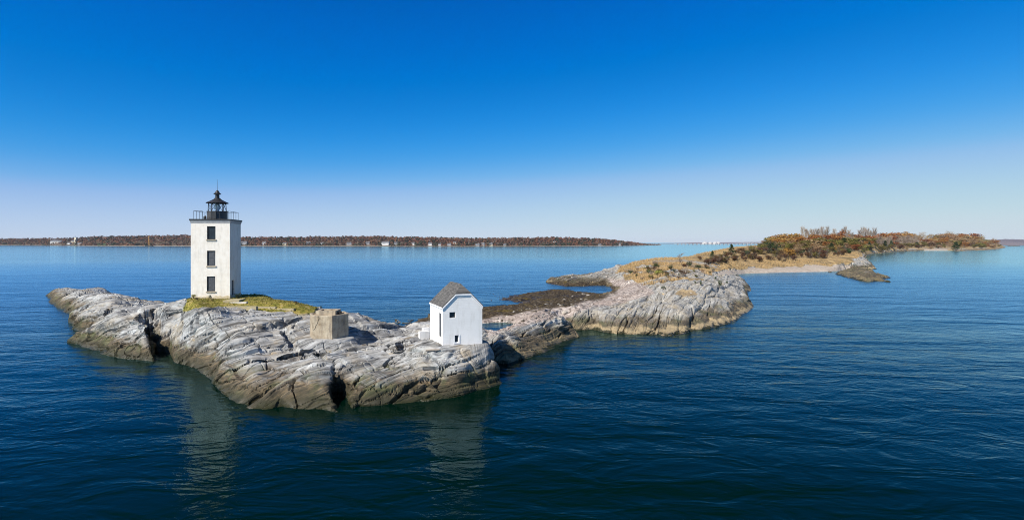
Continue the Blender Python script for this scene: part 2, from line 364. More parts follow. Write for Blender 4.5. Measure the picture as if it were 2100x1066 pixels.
# control heights (pixel column, pixel row, metres above water, shore ramp length)
CP = [(120,601,1.3,1.5),(150,597,2.2,1.5),(200,600.5,2.4,1.5),(260,610,2.5,1.5),(320,620,2.6,1.2),(345,628,2.6,1),(150,625,1.6,2.5),(200,630,2.6,2),(260,635,3.1,1.5),(180,660,1.7,3),(190,690,1.3,2.5),
 (220,660,2.9,1.5),(260,650,3.4,1),(300,650,3.7,.8),(240,688,1.8,1),(290,690,2.0,.7),(200,703,1.4,1),(310,662,3.3,.7),
 (345,650,4.0,.8),(350,680,3.1,.6),(380,632,4.9,1),(400,612,5.35,1),(440,611,5.45,1),(480,613,5.45,1),(540,617,5.3,1),(600,622,5.15,1),(645,631,4.5,1),(440,633,4.9,1),(540,638,4.6,1),(610,650,4.1,1),
 (400,665,3.9,1),(400,700,2.5,1),(400,735,.9,1),(470,665,3.9,1),(470,710,2.7,1),(450,750,1.35,1.2),(480,790,.75,1.2),(540,670,3.6,1),(540,720,2.4,1),(540,780,1.1,1),(560,815,.5,1),(600,690,3.05,1),(620,740,2.0,.8),(610,790,1.05,.8),
 (650,690,2.95,1),(700,686,2.95,1),(680,735,2.2,.6),(660,770,1.7,.5),(670,800,1.1,.5),(720,652,3.6,1),(760,660,3.05,1),(800,669,2.7,1),(740,685,2.85,1),(780,700,2.65,1),(740,745,2.0,.6),(750,780,1.4,.6),
 (840,690,2.9,1),(800,740,2.0,.8),(850,760,1.6,.8),(830,790,.9,.8),(880,712,3.05,1),(920,716,3.05,1),(960,706,3.2,1),(990,700,3.2,1),(1012,696,2.4,.8),(870,686,2.9,1),(900,690,3.1,1),(900,740,2.35,.8),(940,740,2.35,.6),(985,750,1.5,.5),(960,775,1.0,.6),(900,785,.9,.7),(1010,780,.6,.8),
 (850,672,1.5,2),(860,665,.9,2),(1000,714,2.4,.5),(1020,720,1.5,.5),(1030,688,2.0,1),(1050,673,2.2,1.2),(1100,657,2.6,1.2),(1140,656,2.4,1.2),(1165,670,1.3,1.2),(1060,700,1.1,1.2),(1110,690,1.15,1.2),(1150,690,.6,1.2),
 (1000,645,.8,4),(1060,640,1.1,4),(1120,630,1.3,4),(1180,615,1.2,5),(1060,615,.35,6),(1130,600,.3,6),(1200,606,.35,6),(1250,612,1.3,5),(1270,600,1.4,6),(1280,585,1.8,6),(1090,650,1.6,3),(1150,645,2.0,3),(1200,640,2.2,1.5),
 (1200,660,1.1,1),(1240,655,1.4,1),(1250,625,2.2,1),(1300,600,2.9,1.5),(1300,650,1.6,.9),(1300,620,2.6,1),(1350,650,1.7,.9),(1385,650,1.6,.9),(1385,620,2.9,1),(1350,600,3.7,1),(1420,640,1.9,.9),(1450,610,3.1,1),(1440,583,4.7,1),(1480,640,1.2,.9),(1480,600,3.1,1),(1500,580,3.9,1),(1520,610,2.0,.9),(1520,590,2.4,1),
 (1400,575,4.8,1),(1340,580,3.6,2),(1460,565,4.3,1.5),(1490,563,2.5,2),(1320,570,3.2,2),(1380,556,4.6,2),(1430,553,4.4,2),(1480,553,3.2,3),
 (1150,574,1.0,2),(1180,568,1.5,2),(1230,564,1.7,2),(1280,552,2.8,2),(1250,570,1.7,3),(1290,562,3.0,3),(1300,547,3.7,2),(1350,540,4.8,2),(1400,538,4.9,2),(1440,544,4.6,2),(1470,532,5.4,3),
 (1540,553,1.9,8),(1600,549,1.6,8),(1650,548,1.5,8),(1700,546,1.5,6),(1560,540,3.1,8),(1620,540,3.0,8),(1680,540,2.8,8),(1730,537,3.6,2),(1760,538,2.9,2),(1740,545,1.8,2),(1775,545,1.2,1.2),(1755,530,4.3,2),
 (1510,524,6.0,4),(1550,524,5.8,4),(1600,528,4.9,4),(1650,528,4.8,4),(1700,527,4.6,4),(1550,512,8.2,5),(1600,510,8.3,5),(1660,512,7.4,5),(1720,515,6.2,5),(1650,499,11.3,8),(1720,499.5,11,8),(1780,503,8.6,5),(1790,512,4.8,3),(1830,508,5.2,4),(1800,498,11.7,8),
 (1850,499,10.6,8),(1900,504,6.0,8),(1940,508,3.0,8),(1980,506,4.2,4),(1990,500,9.4,6),(2030,503.5,6.0,5),(1950,499,10.4,8),(2045,507,2.5,5)]
cpw = np.array([at(x, y, z) for x, y, z, r in CP]); cr = np.array([c[3] for c in CP])
def uv(X, Y): return X/Y*F, F*np.log(Y)
def _later(): pass
def tps(r2): return np.where(r2 > 0, .5*r2*np.log(np.maximum(r2, 1e-9)), 0)
def seg_dist(X, Y, pg, closed=True):
    best = np.full(X.shape, 1e18)
    n = len(pg)
    for i in range(n if closed else n-1):
        a = pg[i]; b = pg[(i+1)%n]; dx, dy = b-a; L = dx*dx+dy*dy+1e-12
        t = np.clip(((X-a[0])*dx+(Y-a[1])*dy)/L, 0, 1)
        best = np.minimum(best, (X-a[0]-t*dx)**2+(Y-a[1]-t*dy)**2)
    return np.sqrt(best)
def inside(X, Y, pg):
    c = np.zeros(X.shape, bool); n = len(pg)
    for i in range(n):
        a = pg[i]; b = pg[(i+1)%n]
        if a[1] == b[1]: continue
        cond = ((a[1] > Y) != (b[1] > Y)) & (X < (b[0]-a[0])*(Y-a[1])/(b[1]-a[1])+a[0])
        c ^= cond
    return c
def sstep(x, a, b):
    t = np.clip((x-a)/(b-a), 0, 1); return t*t*(3-2*t)
def signed(X, Y):
    d = seg_dist(X, Y, poly); ins = inside(X, Y, poly); d = np.where(ins, d, -d)
    dp = seg_dist(X, Y, pool); ip = inside(X, Y, pool)
    return np.minimum(d, np.where(ip, -dp, dp))
_sd = signed(cpw[:,0], cpw[:,1]); _keep = _sd > .25
print('dropped control points', [(CP[i][:3], round(float(_sd[i]),1)) for i in range(len(CP)) if not _keep[i]])
cpw = cpw[_keep]; cr = cr[_keep]; _sd = _sd[_keep]
cpw[:,2] = np.minimum(cpw[:,2]/(1-np.exp(-_sd/cr)), cpw[:,2]*1.7+.3)
cu, cv = uv(cpw[:,0], cpw[:,1])
S_ = 200.0
K = tps(((cu[:,None]-cu)**2+(cv[:,None]-cv)**2)/S_**2)+np.eye(len(cu))*.004
P_ = np.stack([np.ones_like(cu), cu/S_, cv/S_], 1)
A_ = np.block([[K, P_], [P_.T, np.zeros((3,3))]])
sol = np.linalg.solve(A_, np.concatenate([cpw[:,2], np.zeros(3)]))
GASH = [([(337,735,0),(335,715,.8),(318,690,2.0),(308,665,2.8),(300,645,3.6)], .95, 3.0),([(346,700,1.9),(338,670,3.2),(322,645,4),(310,634,3.8)], .5, 1.7),
        ([(345,690,2),(362,668,3.6),(372,655,4)], .6, 1.0),
        ([(706,840,0),(703,820,.35),(697,795,.9),(689,768,1.6)], .8, 3.0),([(689,768,1.6),(684,750,1.95)], .5, 1.2),([(684,750,1.95),(664,722,2.5),(650,710,2.75)], .2, .4),
        ([(583,672,3.5),(592,690,3.1),(604,700,2.9)], .55, .9),
        ([(440,735,1.7),(500,706,2.8),(560,684,3.3)], .4, .6),([(455,775,1.0),(540,738,2.0),(640,706,2.8)],.3,.45),([(760,700,2.6),(815,712,2.5),(830,700,2.6)], .5, .7),([(520,815,.5),(600,775,1.3),(680,757,1.9)],.3,.6),([(560,795,.9),(630,752,1.9),(690,736,2.2)],.25,.4),([(1075,690,2.3),(1100,700,1.7),(1115,716,.6)], .35, .6),
        ([(996,752,.6),(1004,742,.9)], .6, .9),([(720,790,1.1),(800,750,1.8),(900,722,2.3)], .35, .55),([(850,790,1.0),(920,762,1.5),(990,740,1.6)], .35, .6),([(800,810,.5),(880,790,.9),(960,760,1.3)],.25,.4),([(220,645,3),(232,640,3.1),(225,632,2.9)],.7,.8)]
GASHW = [(np.array([at(*p)[:2] for p in pts]), w_, d_) for pts, w_, d_ in GASH]
def base_height(X, Y, sd):
    u, v = uv(X, Y)
    h = np.zeros(X.shape)
    rr = np.zeros(X.shape); ws = np.zeros(X.shape)
    for i in range(len(cu)):
        r2 = ((u-cu[i])**2+(v-cv[i])**2)/S_**2
        h += sol[i]*tps(r2); k = 1/(r2+1e-3)**2; rr += k*cr[i]; ws += k
    n = len(cu); h += sol[n]+sol[n+1]*u/S_+sol[n+2]*v/S_
    rr /= ws
    h = np.clip(h, .25, 13.5)
    ramp = 1-np.exp(-np.maximum(sd, 0)/rr)
    h = np.where(sd > 0, h*ramp, sd*.45)
    return np.maximum(h, -2.5)
PADS = [((675-CX)/F*52.3, 52.3, 2.95, 2.3, 3.6), (-4.9, 47.6, 3.15, 2.4, 4.4), (-33.8, 66.0, 5.36, 3.0, 4.8)]
PX0, PX1 = 60.0, 2075.0
rows = [36.0]
while rows[-1] < 1750: rows.append(rows[-1]*(1+(.00125 if rows[-1] < 90 else .002 if rows[-1] < 300 else .003)))
rows = np.array(rows)
cols = np.arange(PX0, PX1, 1.7)
UU, YY = np.meshgrid(cols-CX, rows); XX = UU*YY/F
flatX, flatY = XX.ravel(), YY.ravel()
# coarse cull, in the projected rows of the outline
sd0 = np.empty(flatX.shape)
# coarse version first
cs = 8
sub = signed(XX[::cs, ::cs], YY[::cs, ::cs])
big = np.kron(sub, np.ones((cs, cs)))[:XX.shape[0], :XX.shape[1]]
if big.shape != XX.shape:
    bb_ = np.full(XX.shape, -99.0); bb_[:big.shape[0], :big.shape[1]] = big; big = bb_
cand = (big > -(YY*.03+2.5)).ravel()
idx = np.nonzero(cand)[0]
X, Y = flatX[idx], flatY[idx]
sd = signed(X, Y)
jag = fbm(X*.45, Y*.45, X*0, 4, 5)*1.5*np.clip(Y/110, .35, 2.2)
u_, v_ = uv(X, Y)
softc = sstep(u_+CX, 1500, 1520)*sstep(-(u_+CX), -1735, -1715)   # sandy beach: smoother coast
sd = sd + jag*(1-softc*.9)*.45
Hb = base_height(X, Y, sd)
dec = (1-np.exp(-np.maximum(sd,0)/.8))
for pts, w_, d_ in GASHW:
    g = seg_dist(X, Y, pts, False)
    g = g + fbm(X*1.3, Y*1.3, X*0, 2, 44)*w_*.3
    Hb = Hb - d_*(1-sstep(g, w_*.35, w_))*np.clip(dec+.1, 0, 1)
calm = np.ones(X.shape)
for (qx_, qy_, qz_, r0_, r1_) in PADS:
    dd_ = np.hypot(X-qx_, (Y-qy_)); wgt = 1-sstep(dd_, r0_, r1_); Hb = Hb*(1-wgt)+np.where(Hb > .3, qz_, Hb)*wgt; calm = calm*(1-.85*wgt)
PXv = X/Y*F+CX; PYv = YH+F*(H0-Hb)/Y
def pmask(pg, soft=6, amp=8, seed=3):
    pg = np.array(pg, float); d = seg_dist(PXv, PYv, pg); d = np.where(inside(PXv, PYv, pg), d, -d)
    sc = 110/Y
    d = d + fbm(X*.35*np.sqrt(sc), Y*.35*np.sqrt(sc), X*0, 4, seed)*amp
    return sstep(d, -soft*.5, soft*.5)
mMoss = pmask([(372,640),(385,606),(395,585),(500,600),(600,605),(662,622),(645,640),(560,641),(470,636),(420,634)], 3, 5, 3)
mGrass = pmask([(1262,562),(1275,545),(1340,525),(1400,520),(1560,480),(2070,470),(2066,508.5),(2035,509.5),(1990,511),(1960,511),(1950,510.5),(1890,510.5),(1830,513.5),(1790,518),(1772,522),(1755,532),(1735,541),(1690,543),(1600,547),(1530,551),(1480,555),(1450,565),(1440,572),(1380,578),(1320,586),(1290,575)], 2, 7, 9)
mGrass = mGrass*(1-.9*sstep(fbm(X*.09, Y*.05, X*0, 4, 93), .18, .30)*(1-sstep(Y, 180, 230)))
tuft = pmask([(1384,603),(1398,592),(1418,592),(1430,603),(1408,610),(1388,609)], 3, 6, 19)
mGrass = np.maximum(mGrass, tuft*.8)
mSand = pmask([(1470,563),(1480,556),(1530,549.5),(1600,545.5),(1700,542.5),(1745,545),(1735,560),(1560,566)], 1.5, 2, 12)*(1-mGrass)
mSand = np.maximum(mSand, pmask([(1895,511),(1950,510.5),(1955,516),(1895,516)], 1, 1, 12))
mPeb = pmask([(1245,572),(1290,572),(1325,586),(1340,600),(1290,618),(1230,628),(1150,648),(1100,662),(1000,690),(975,655),(1060,640),(1150,632),(1230,612),(1262,602),(1270,590)], 6, 8, 15)
mWeed = pmask([(975,640),(1000,605),(1130,585),(1170,592),(1230,598),(1256,606),(1290,588),(1300,597),(1245,616),(1160,634),(1080,645),(1010,668),(975,672)], 4, 9, 21)
mWeed = np.maximum(mWeed, pmask([(1110,583),(1140,577),(1200,578),(1240,576),(1246,584),(1262,584),(1262,600),(1250,600),(1240,592),(1150,592)], 2, 3, 22))
mWeed = np.maximum(mWeed, pmask([(790,668),(800,650),(880,640),(880,662),(850,668)], 3, 6, 22))
soil = np.clip(mMoss+mGrass+mSand+mPeb*.55+mWeed*.7, 0, 1)
rocky = (1-soil)
# normals of the base surface by finite differences on the world plane
full = np.full(flatX.shape, np.nan); full[idx] = Hb; G = full.reshape(XX.shape)
with np.errstate(invalid='ignore'):
    dHu = np.gradient(G, axis=1)/(np.gradient(XX, axis=1)); dHy_ = np.gradient(G, axis=0)/np.gradient(YY, axis=0)
    dXr = np.gradient(XX, axis=0)/np.gradient(YY, axis=0)
    dHy = dHy_-dHu*dXr
nx = np.nan_to_num(-dHu.ravel()[idx]); ny = np.nan_to_num(-dHy.ravel()[idx]); nl = np.sqrt(nx*nx+ny*ny+1)
NX, NY, NZ = nx/nl, ny/nl, 1/nl
def bedding(X, Y, Z, n, seed, amp=1.0):
    n = np.array(n, float); n /= np.linalg.norm(n)
    t1 = np.cross(n, (0,0,1.0)); t1 /= np.linalg.norm(t1); t2 = np.cross(n, t1)
    wx = fbm(X*.10, Y*.10, Z*.2, 3, seed+1)*1.5 + fbm(X*.5, Y*.5, Z*.5, 3, seed+2)*.08
    s = X*n[0]+Y*n[1]+Z*n[2]+wx*.8
    a = X*t1[0]+Y*t1[1]+Z*t1[2]+wx; b = X*t2[0]+Y*t2[1]+Z*t2[2]+wx*.6
    d = np.zeros(X.shape)
    for T, am, J, sd_ in ((2.3, .62, 5.0, 1), (.85, .27, 2.6, 2), (.27, .05, 1.3, 3)):
        t = s/T; k = np.floor(t); f = t-k
        r0 = hash1(k, k*0, seed+sd_*7); 
        ja = a/J+hash1(k, k*0+3, seed+9)*3; jk = np.floor(ja)
        jb = np.floor(b/(J*1.4)+hash1(k, jk, seed+11))
        r1 = hash1(k*7+jk, jb, seed+sd_*13)
        saw = np.where(f < .86, f/.86, (1-f)/.14)-.5
        crack = np.exp(-((ja-jk-.5)**2-.25+.0)**2*900)*0
        e = np.minimum(ja-jk, 1-(ja-jk)); 
        blk = r1*.6+r0*.4
        d += am*(blk*.85+saw*.7) - am*.5*(1-sstep(e*J, .02, .10))*(r1 > .1) - am*.35*(1-sstep(np.minimum(f, 1-f)*T, .0, .05))
    w1 = vnoise(a*.09+.2*wx, b*.18, s*1.05, seed+31); w2 = vnoise(a*.3, b*.5, s*2.9+.2*wx, seed+32)
    w3 = vnoise(a*.55+wx*.3, b*.16, s*.35, seed+33)
    fis = -.95*(1-sstep(np.abs(w1), .0, .055))*(.5+.5*sstep(vnoise(a*.1, b*.1, s*.3, seed+34), -.2, .3)) - .28*(1-sstep(np.abs(w2), .0, .06)) - .38*(1-sstep(np.abs(w3), .0, .028))
    q0 = vnoise(a*.12, b*.20, s*.62, seed+35)*2.4+.12*vnoise(a*1.1, b*1.3, s*1.5, seed+36); q1 = np.floor(q0); slabs = .72*(q1+sstep(q0-q1, .30, .72))/2.4
    return (d*.75+fis+slabs)*amp*(1-.55*sstep(Y, 75, 120)*(seed == 100)), s, a, b
regA = 1-sstep(PXv, 960, 1010)*sstep(-PYv, -760, -740)
regB = (1-regA)*(1-sstep(PXv, 1170, 1230)); regC = 1-regA-regB
regFar = regC*sstep(Y, 150, 200)
dA, sA, aA, bA = bedding(X, Y, Hb, (-.30,.24,.92), 100, 1.0)
dB, sB, aB, bB = bedding(X, Y, Hb, (-.75,.50,.42), 200, 1.0)
dC, sC, aC, bC = bedding(X, Y, Hb, (.67,-.45,.60), 300, .72)
d = dA*regA+dB*regB+dC*regC
lump = fbm(X*.16, Y*.16, Hb*.16, 4, 61)*1.15 + fbm(X*.9, Y*.9, Hb*.9, 4, 62)*.06
amp = rocky*(.25+.75*np.clip(dec, 0, 1))
left = 1-sstep(PXv, 120, 330)
amp = amp*calm
disp = d*amp + lump*amp*.8 + (fbm(X*2.2, Y*2.2, X*0, 4, 63)*.14*np.clip(mWeed+mPeb, 0, 1)) + fbm(X*1.5, Y*1.5, X*0, 4, 64)*.06*mMoss + (1-sstep(Y,1,1e6))*fbm(X*.12, Y*.12, X*0, 5, 66)*.7*mGrass*sstep(Y,150,260)
disp = np.where(sd < 0, disp*.3, disp)
VX, VY, VZ = X+NX*disp, Y+NY*disp, Hb+NZ*disp
remap = np.full(flatX.shape, -1, np.int64); remap[idx] = np.arange(len(idx))
RM = remap.reshape(XX.shape)
q = np.stack([RM[:-1,:-1], RM[:-1,1:], RM[1:,1:], RM[1:,:-1]], -1).reshape(-1, 4)
q = q[(q >= 0).all(1)]
q = q[(VZ[q].max(1) > -1.2) & (sd[q].max(1) > -2.5-0*sd[q].max(1))]
def terrain_mesh(name, q, label):
    used = np.unique(q); mp = np.full(len(VX), -1, np.int64); mp[used] = np.arange(len(used)); qq = mp[q]
    me = bpy.data.meshes.new(name); me.vertices.add(len(used)); me.loops.add(len(qq)*4); me.polygons.add(len(qq))
    me.vertices.foreach_set('co', np.stack([VX, VY, VZ], 1)[used].astype(np.float32).ravel())
    me.loops.foreach_set('vertex_index', qq.astype(np.int32).ravel())
    me.polygons.foreach_set('loop_start', (np.arange(len(qq))*4).astype(np.int32))
    me.update(calc_edges=True); me.validate()
    me.polygons.foreach_set('use_smooth', np.zeros(len(me.polygons), bool))
    me.materials.append(M['rock'])
    def fa(nm, v):
        a = me.attributes.new(nm, 'FLOAT', 'POINT'); a.data.foreach_set('value', v[used].astype(np.float32))
    fa('sand', mSand); fa('moss', mMoss); fa('tide', VZ); fa('tan', np.clip(regC*1.0+regB*.55+.10, 0, 1)*np.ones_like(VZ))
    c = me.attributes.new('cover', 'FLOAT_COLOR', 'POINT')
    c.data.foreach_set('color', np.stack([mGrass, mPeb, mWeed, np.ones_like(mPeb)], 1)[used].astype(np.float32).ravel())
    b = me.attributes.new('bedding', 'FLOAT_VECTOR', 'POINT')
    bv = np.stack([aA*regA+aB*regB+aC*regC, bA*regA+bB*regB+bC*regC, sA*regA+sB*regB+sC*regC], 1)
    b.data.foreach_set('vector', bv[used].astype(np.float32).ravel())
    o = bpy.data.objects.new(name, me); COL.objects.link(o); tag(o, label, None, None, 'structure'); return o
qx = PXv[q].mean(1)
terrain_mesh('rocky_islet_ground', q[qx < 1190], 'pale grey layered rock islet under the lighthouse')
terrain_mesh('island_ground', q[qx >= 1190], 'grey rock shore, shingle beach and grassy hill of the long island')
# ground lookup for placing things
_kd_cell = {}
for i in range(0, len(VX)):
    pass
from mathutils.kdtree import KDTree
step_ = 3
kd = KDTree(len(VX)//step_+1)
for i in range(0, len(VX), step_): kd.insert((VX[i], VY[i], 0), i)
kd.balance()
def gz(x, y):
    co, i, dd = kd.find((x, y, 0)); return float(VZ[i])
def gmask(x, y, m):
    co, i, dd = kd.find((x, y, 0)); return float(m[i])
def on_ground(px, py):
    """first terrain point met on the sight line through a picture point"""
    t = None
    for D in np.geomspace(37, 1500, 700):
        x = (px-CX)/F*D; z = H0-(py-YH)*D/F
        g = gz(x, D)
        if g > z and g > -.3:
            return (x, D, g)
    return at(px, max(py, YH+6), 0)
print('terrain verts', len(VX), 'quads', len(q))

# sea
NW = 96
vw = [(0,0,0)]; fw = []
for k, rad in enumerate([60, 200, 800, 4000, 20000, 70000]):
    for i in range(NW): vw.append((rad*math.cos(2*math.pi*i/NW), rad*math.sin(2*math.pi*i/NW), 0))
for i in range(NW): fw.append((0, 1+i, 1+(i+1)%NW))
for k in range(5):
    for i in range(NW):
        a = 1+k*NW+i; b = 1+k*NW+(i+1)%NW; fw.append((a, a+NW, b+NW, b))
tag(mesh_obj('sea_water', vw, fw, M['water']), 'calm blue sea', None, None, 'structure')
#==OBJECTS==
# ---------------------------------------------------------------- walls with real openings
def wall_panel(W, z0, z1, holes, depth=.22, skew=None):
    """front face in local XZ at y=0 with rectangular holes and reveals going back"""
    xs = sorted({0.0, W, *[h[0] for h in holes], *[h[1] for h in holes]}); zs = sorted({z0, z1, *[h[2] for h in holes], *[h[3] for h in holes]})
    m = MB()
    for i in range(len(xs)-1):
        for j in range(len(zs)-1):
            cx_, cz_ = (xs[i]+xs[i+1])/2, (zs[j]+zs[j+1])/2
            if any(h[0] < cx_ < h[1] and h[2] < cz_ < h[3] for h in holes): continue
            m.add([(xs[i],0,zs[j]),(xs[i+1],0,zs[j]),(xs[i+1],0,zs[j+1]),(xs[i],0,zs[j+1])], [(0,1,2,3)])
    for x0, x1, a, b in holes:
        m.add([(x0,0,a),(x1,0,a),(x1,0,b),(x0,0,b),(x0,depth,a),(x1,depth,a),(x1,depth,b),(x0,depth,b)],
              [(0,4,5,1),(1,5,6,2),(2,6,7,3),(3,7,4,0),(4,7,6,5)])
    return m
def xf(m, fn): m.v = [fn(v) for v in m.v]; return m
def merge(ms):
    o = MB()
    for m in ms: o.add(m.v, m.f)
    return o

# ---------------------------------------------------------------- lighthouse
TZ = 5.35
cxr, cyr = (471.5-CX)/F*63.6, 63.6            # near right corner of the tower
th = R(-8)
W_, L_ = 4.32, 3.55
L = empty('lighthouse', (0,0,0))
tag(L, 'square whitewashed lighthouse tower with black lantern and three shuttered windows', 'lighthouse')
org = Vector((cxr-W_*math.cos(th), cyr-W_*math.sin(-th)*-1*-1, 0))
org = Vector((cxr-W_*math.cos(th), cyr-W_*math.sin(th), 0)) if False else Vector((cxr-W_*math.cos(th), cyr+W_*math.sin(th), 0))
L.location = (org.x, org.y, TZ); L.rotation_euler = (0,0,-th)
# local frame: x along the front face to the right, y into the tower, z up
ZT = 14.33-TZ; ZS = 14.68-TZ
win = [(1.78,2.72, 12.37-TZ,13.93-TZ), (1.78,2.70, 9.26-TZ,11.05-TZ), (1.76,2.68, 6.25-TZ,8.02-TZ)]
pf = wall_panel(W_, -1.6, ZT, win, .24)
pr = xf(wall_panel(L_, -1.6, ZT, [(.55,1.45,.05,2.15)], .24), lambda v: (W_-v[1], v[0], v[2]))
pb = xf(wall_panel(W_, -1.6, ZT, [], .2), lambda v: (W_-v[0], L_-v[1], v[2]))
pl = xf(wall_panel(L_, -1.6, ZT, [(1.5,2.4,7,8.5),(1.5,2.4,4,5.7)], .24), lambda v: (v[1], L_-v[0], v[2]))
merge([pf,pr,pb,pl]).build('tower_wall', M['tower_white'], L)
mb = MB(); 
for (x0,x1,y0,y1) in ((-.03,W_+.03,-.035,-.002),):
    pass
# stained foot course, ragged top, proud of the wall
def foot(Wd, fn, seed):
    rnd = random.Random(seed); m = MB(); n_ = 16; pts = []
    for i in range(n_+1): pts.append((Wd*i/n_, .22+.22*rnd.random()))
    for i in range(n_):
        (a, ha), (b, hb) = pts[i], pts[i+1]
        m.add([fn((a,-.03,-1.6)), fn((b,-.03,-1.6)), fn((b,-.03,hb)), fn((a,-.03,ha)), fn((b,0,hb+.02)), fn((a,0,ha+.02))], [(0,1,2,3),(3,2,4,5)])
    return m
merge([foot(W_, lambda v: v, 1), foot(L_, lambda v: (W_-v[1], v[0], v[2]), 2)]).build('foot_course', M['tower_base'], L)
# corbelled cornice
def ringframe(e0, z0, e1, z1):
    m = MB(); c = lambda e, z: [(-e,-e,z),(W_+e,-e,z),(W_+e,L_+e,z),(-e,L_+e,z)]
    return m.add(c(e0,z0)+c(e1,z1), [(i,(i+1)%4,4+(i+1)%4,4+i) for i in range(4)])
merge([ringframe(.02, ZT-.05, .03, ZT+.0), ringframe(.03, ZT, .11, ZS-.06)]).build('cornice', M['cornice'], L)
mb = MB(); e = .14; mb.box(-e, W_+e, -e, L_+e, ZS-.07, ZS+.10); mb.build('gallery_deck', M['black'], L)
for i, (x0,x1,a,b) in enumerate(win):
    fr = MB()
    t = .07
    for bx_ in ((x0+.003,x0+t,a+.003,b-.003),(x1-t,x1-.003,a+.003,b-.003),(x0+t,x1-t,a+.003,a+t),(x0+t,x1-t,b-t,b-.003)): fr.box(bx_[0],bx_[1],.10,.235,bx_[2],bx_[3])
    o = fr.build('window', M['black'], L)
    m = MB()
    if i == 0:
        m.box(x0+t,x1-t,.17,.20,a+t,b-t); m.build('pane', M['pane'], o)
    else:
        m.box(x0+t+.05,x1-t,.13,.17,a+t,b-t); m.box(x0+t+.12,x1-t-.08,.115,.13,a+t+.1,(a+b)/2-.06); m.box(x0+t+.12,x1-t-.08,.115,.13,(a+b)/2+.06,b-t-.1)
        m.build('shutter', M['shutter'], o)
    MB().box(x0-.07,x1+.09,-.10,.22,a-.14,a-.004).build('sill', M['sill'], o)
d = MB(); 
d.box(W_-.20,W_-.15,.58,1.42,.07,2.12); dd = d.build('door', M['shutter'], L)
MB().box(W_-.24,W_-.01,.56,1.44,-.02,.07).build('threshold', M['sill'], dd)
m = MB().tube((W_-.15,1.3,1.05),(W_-.06,1.3,1.05),.03); m.build('handle', M['black'], dd)
# railing
posts = []
e = -.22
for k in range(5): posts += [(-e+(W_+2*e)*k/4, -e), (-e+(W_+2*e)*k/4, L_+e)]
for k in range(1,4): posts += [(-e, -e+(L_+2*e)*k/4), (W_+e, -e+(L_+2*e)*k/4)]
ra = MB()
cs_ = [(-e,-e),(W_+e,-e),(W_+e,L_+e),(-e,L_+e)]
rail = empty('railing'); rail.parent = L
for zt in (.95,):
    for i in range(4):
        if i == 0:
            # the front rail is broken away behind the lantern
            ra.tube((-e,-e,ZS+.1+zt),(1.15,-e,ZS+.1+zt),.022); ra.tube((3.35,-e,ZS+.1+zt),(W_+e,-e,ZS+.1+zt),.022); continue
        a, b = cs_[i], cs_[(i+1)%4]; ra.tube((*a, ZS+.1+zt), (*b, ZS+.1+zt), .022)
ra.build('rail', M['black'], rail)
for x, y in posts:
    if y < 0 and 1.2 < x < 3.3: continue
    MB().tube((x,y,ZS+.1),(x,y,ZS+1.06),.02).build('post', M['black'], rail)
lc = (W_*.52, L_*.5)
lan = empty('lantern'); lan.parent = L; lan.location = (*lc, ZS+.1)
# lantern drum with iron plates
MB().lathe([(1.16,0),(1.18,.06),(1.12,.08),(1.12,.92),(1.17,.95),(1.17,1.0)], 20).build('drum', M['iron'], lan)
MB().box(-.30,.30,-1.17,-1.08,.08,.92).build('hatch', M['black'], lan)
g = MB(); N8 = 10; r0, r1, z0, z1 = 1.02, .96, 1.0, 2.0
vs = [(r*math.cos(2*math.pi*i/N8), r*math.sin(2*math.pi*i/N8), z) for z, r in ((z0,r0),(z1,r1)) for i in range(N8)]
g.add(vs, [(i,(i+1)%N8,N8+(i+1)%N8,N8+i) for i in range(N8)]); g.build('glazing', M['glass'], lan)
ab = MB()
for i in range(N8):
    a0 = vs[i]; a1 = vs[N8+i]; b1 = vs[N8+(i+1)%N8]; b0 = vs[(i+1)%N8]
    ab.tube(a0, a1, .035, n=5)
    (ab.tube(a0, b1, .025, n=5) if i % 2 else ab.tube(b0, a1, .025, n=5))
ab.build('astragals', M['black'], lan)
MB().lathe([(1.0,1.93),(1.2,1.96),(1.24,2.02),(1.2,2.06),(.86,2.22),(.5,2.42),(.36,2.52),(.36,2.6)], 20).build('lantern_roof', M['black'], lan)
MB().lathe([(.24,2.6),(.22,3.02),(.40,3.06),(.42,3.12),(.26,3.26),(.22,3.36),(.13,3.5),(.05,3.58)], 14).build('ventilator', M['black'], lan)
MB().tube((0,0,3.55),(0,0,4.9),.022,.01).build('lightning_rod', M['black'], lan)
MB().lathe([(.20,1.02),(.22,1.1),(.12,1.15),(.30,1.25),(.36,1.45),(.36,1.6),(.28,1.8),(.1,1.9)], 12).build('lens', M['lens'], lan)
b_ = MB().box(-1.36,-1.14,-.55,-.25,0,.32); b_.add([(-1.36,-.55,.32),(-1.14,-.55,.32),(-1.14,-.25,.32),(-1.36,-.25,.32),(-1.2,-.4,.5)],[(0,1,4),(1,2,4),(2,3,4),(3,0,4)]); b_.build('vent_box', M['black'], lan)

# ---------------------------------------------------------------- white boathouse
Hs = empty('white_house', ((908-CX)/F*45.7, 45.7, 3.1), R(23))
tag(Hs, 'small white painted house with grey shingled clipped gable roof on the rocks', 'house')
WH, LH, EV = 3.57, 4.27, 3.40
GZ = EV+1.11; RZ = EV+1.85; gx0, gx1 = 1.16, 2.48; rx = WH/2
holes = [(.59,1.12,2.46,2.94),(1.06,1.44,.30,.95)]
f1 = wall_panel(WH, -1.4, EV, holes, .22)
f1.add([(0,0,EV),(WH,0,EV),(gx1,0,GZ-.05),(gx0,0,GZ-.05)], [(0,1,2,3)])
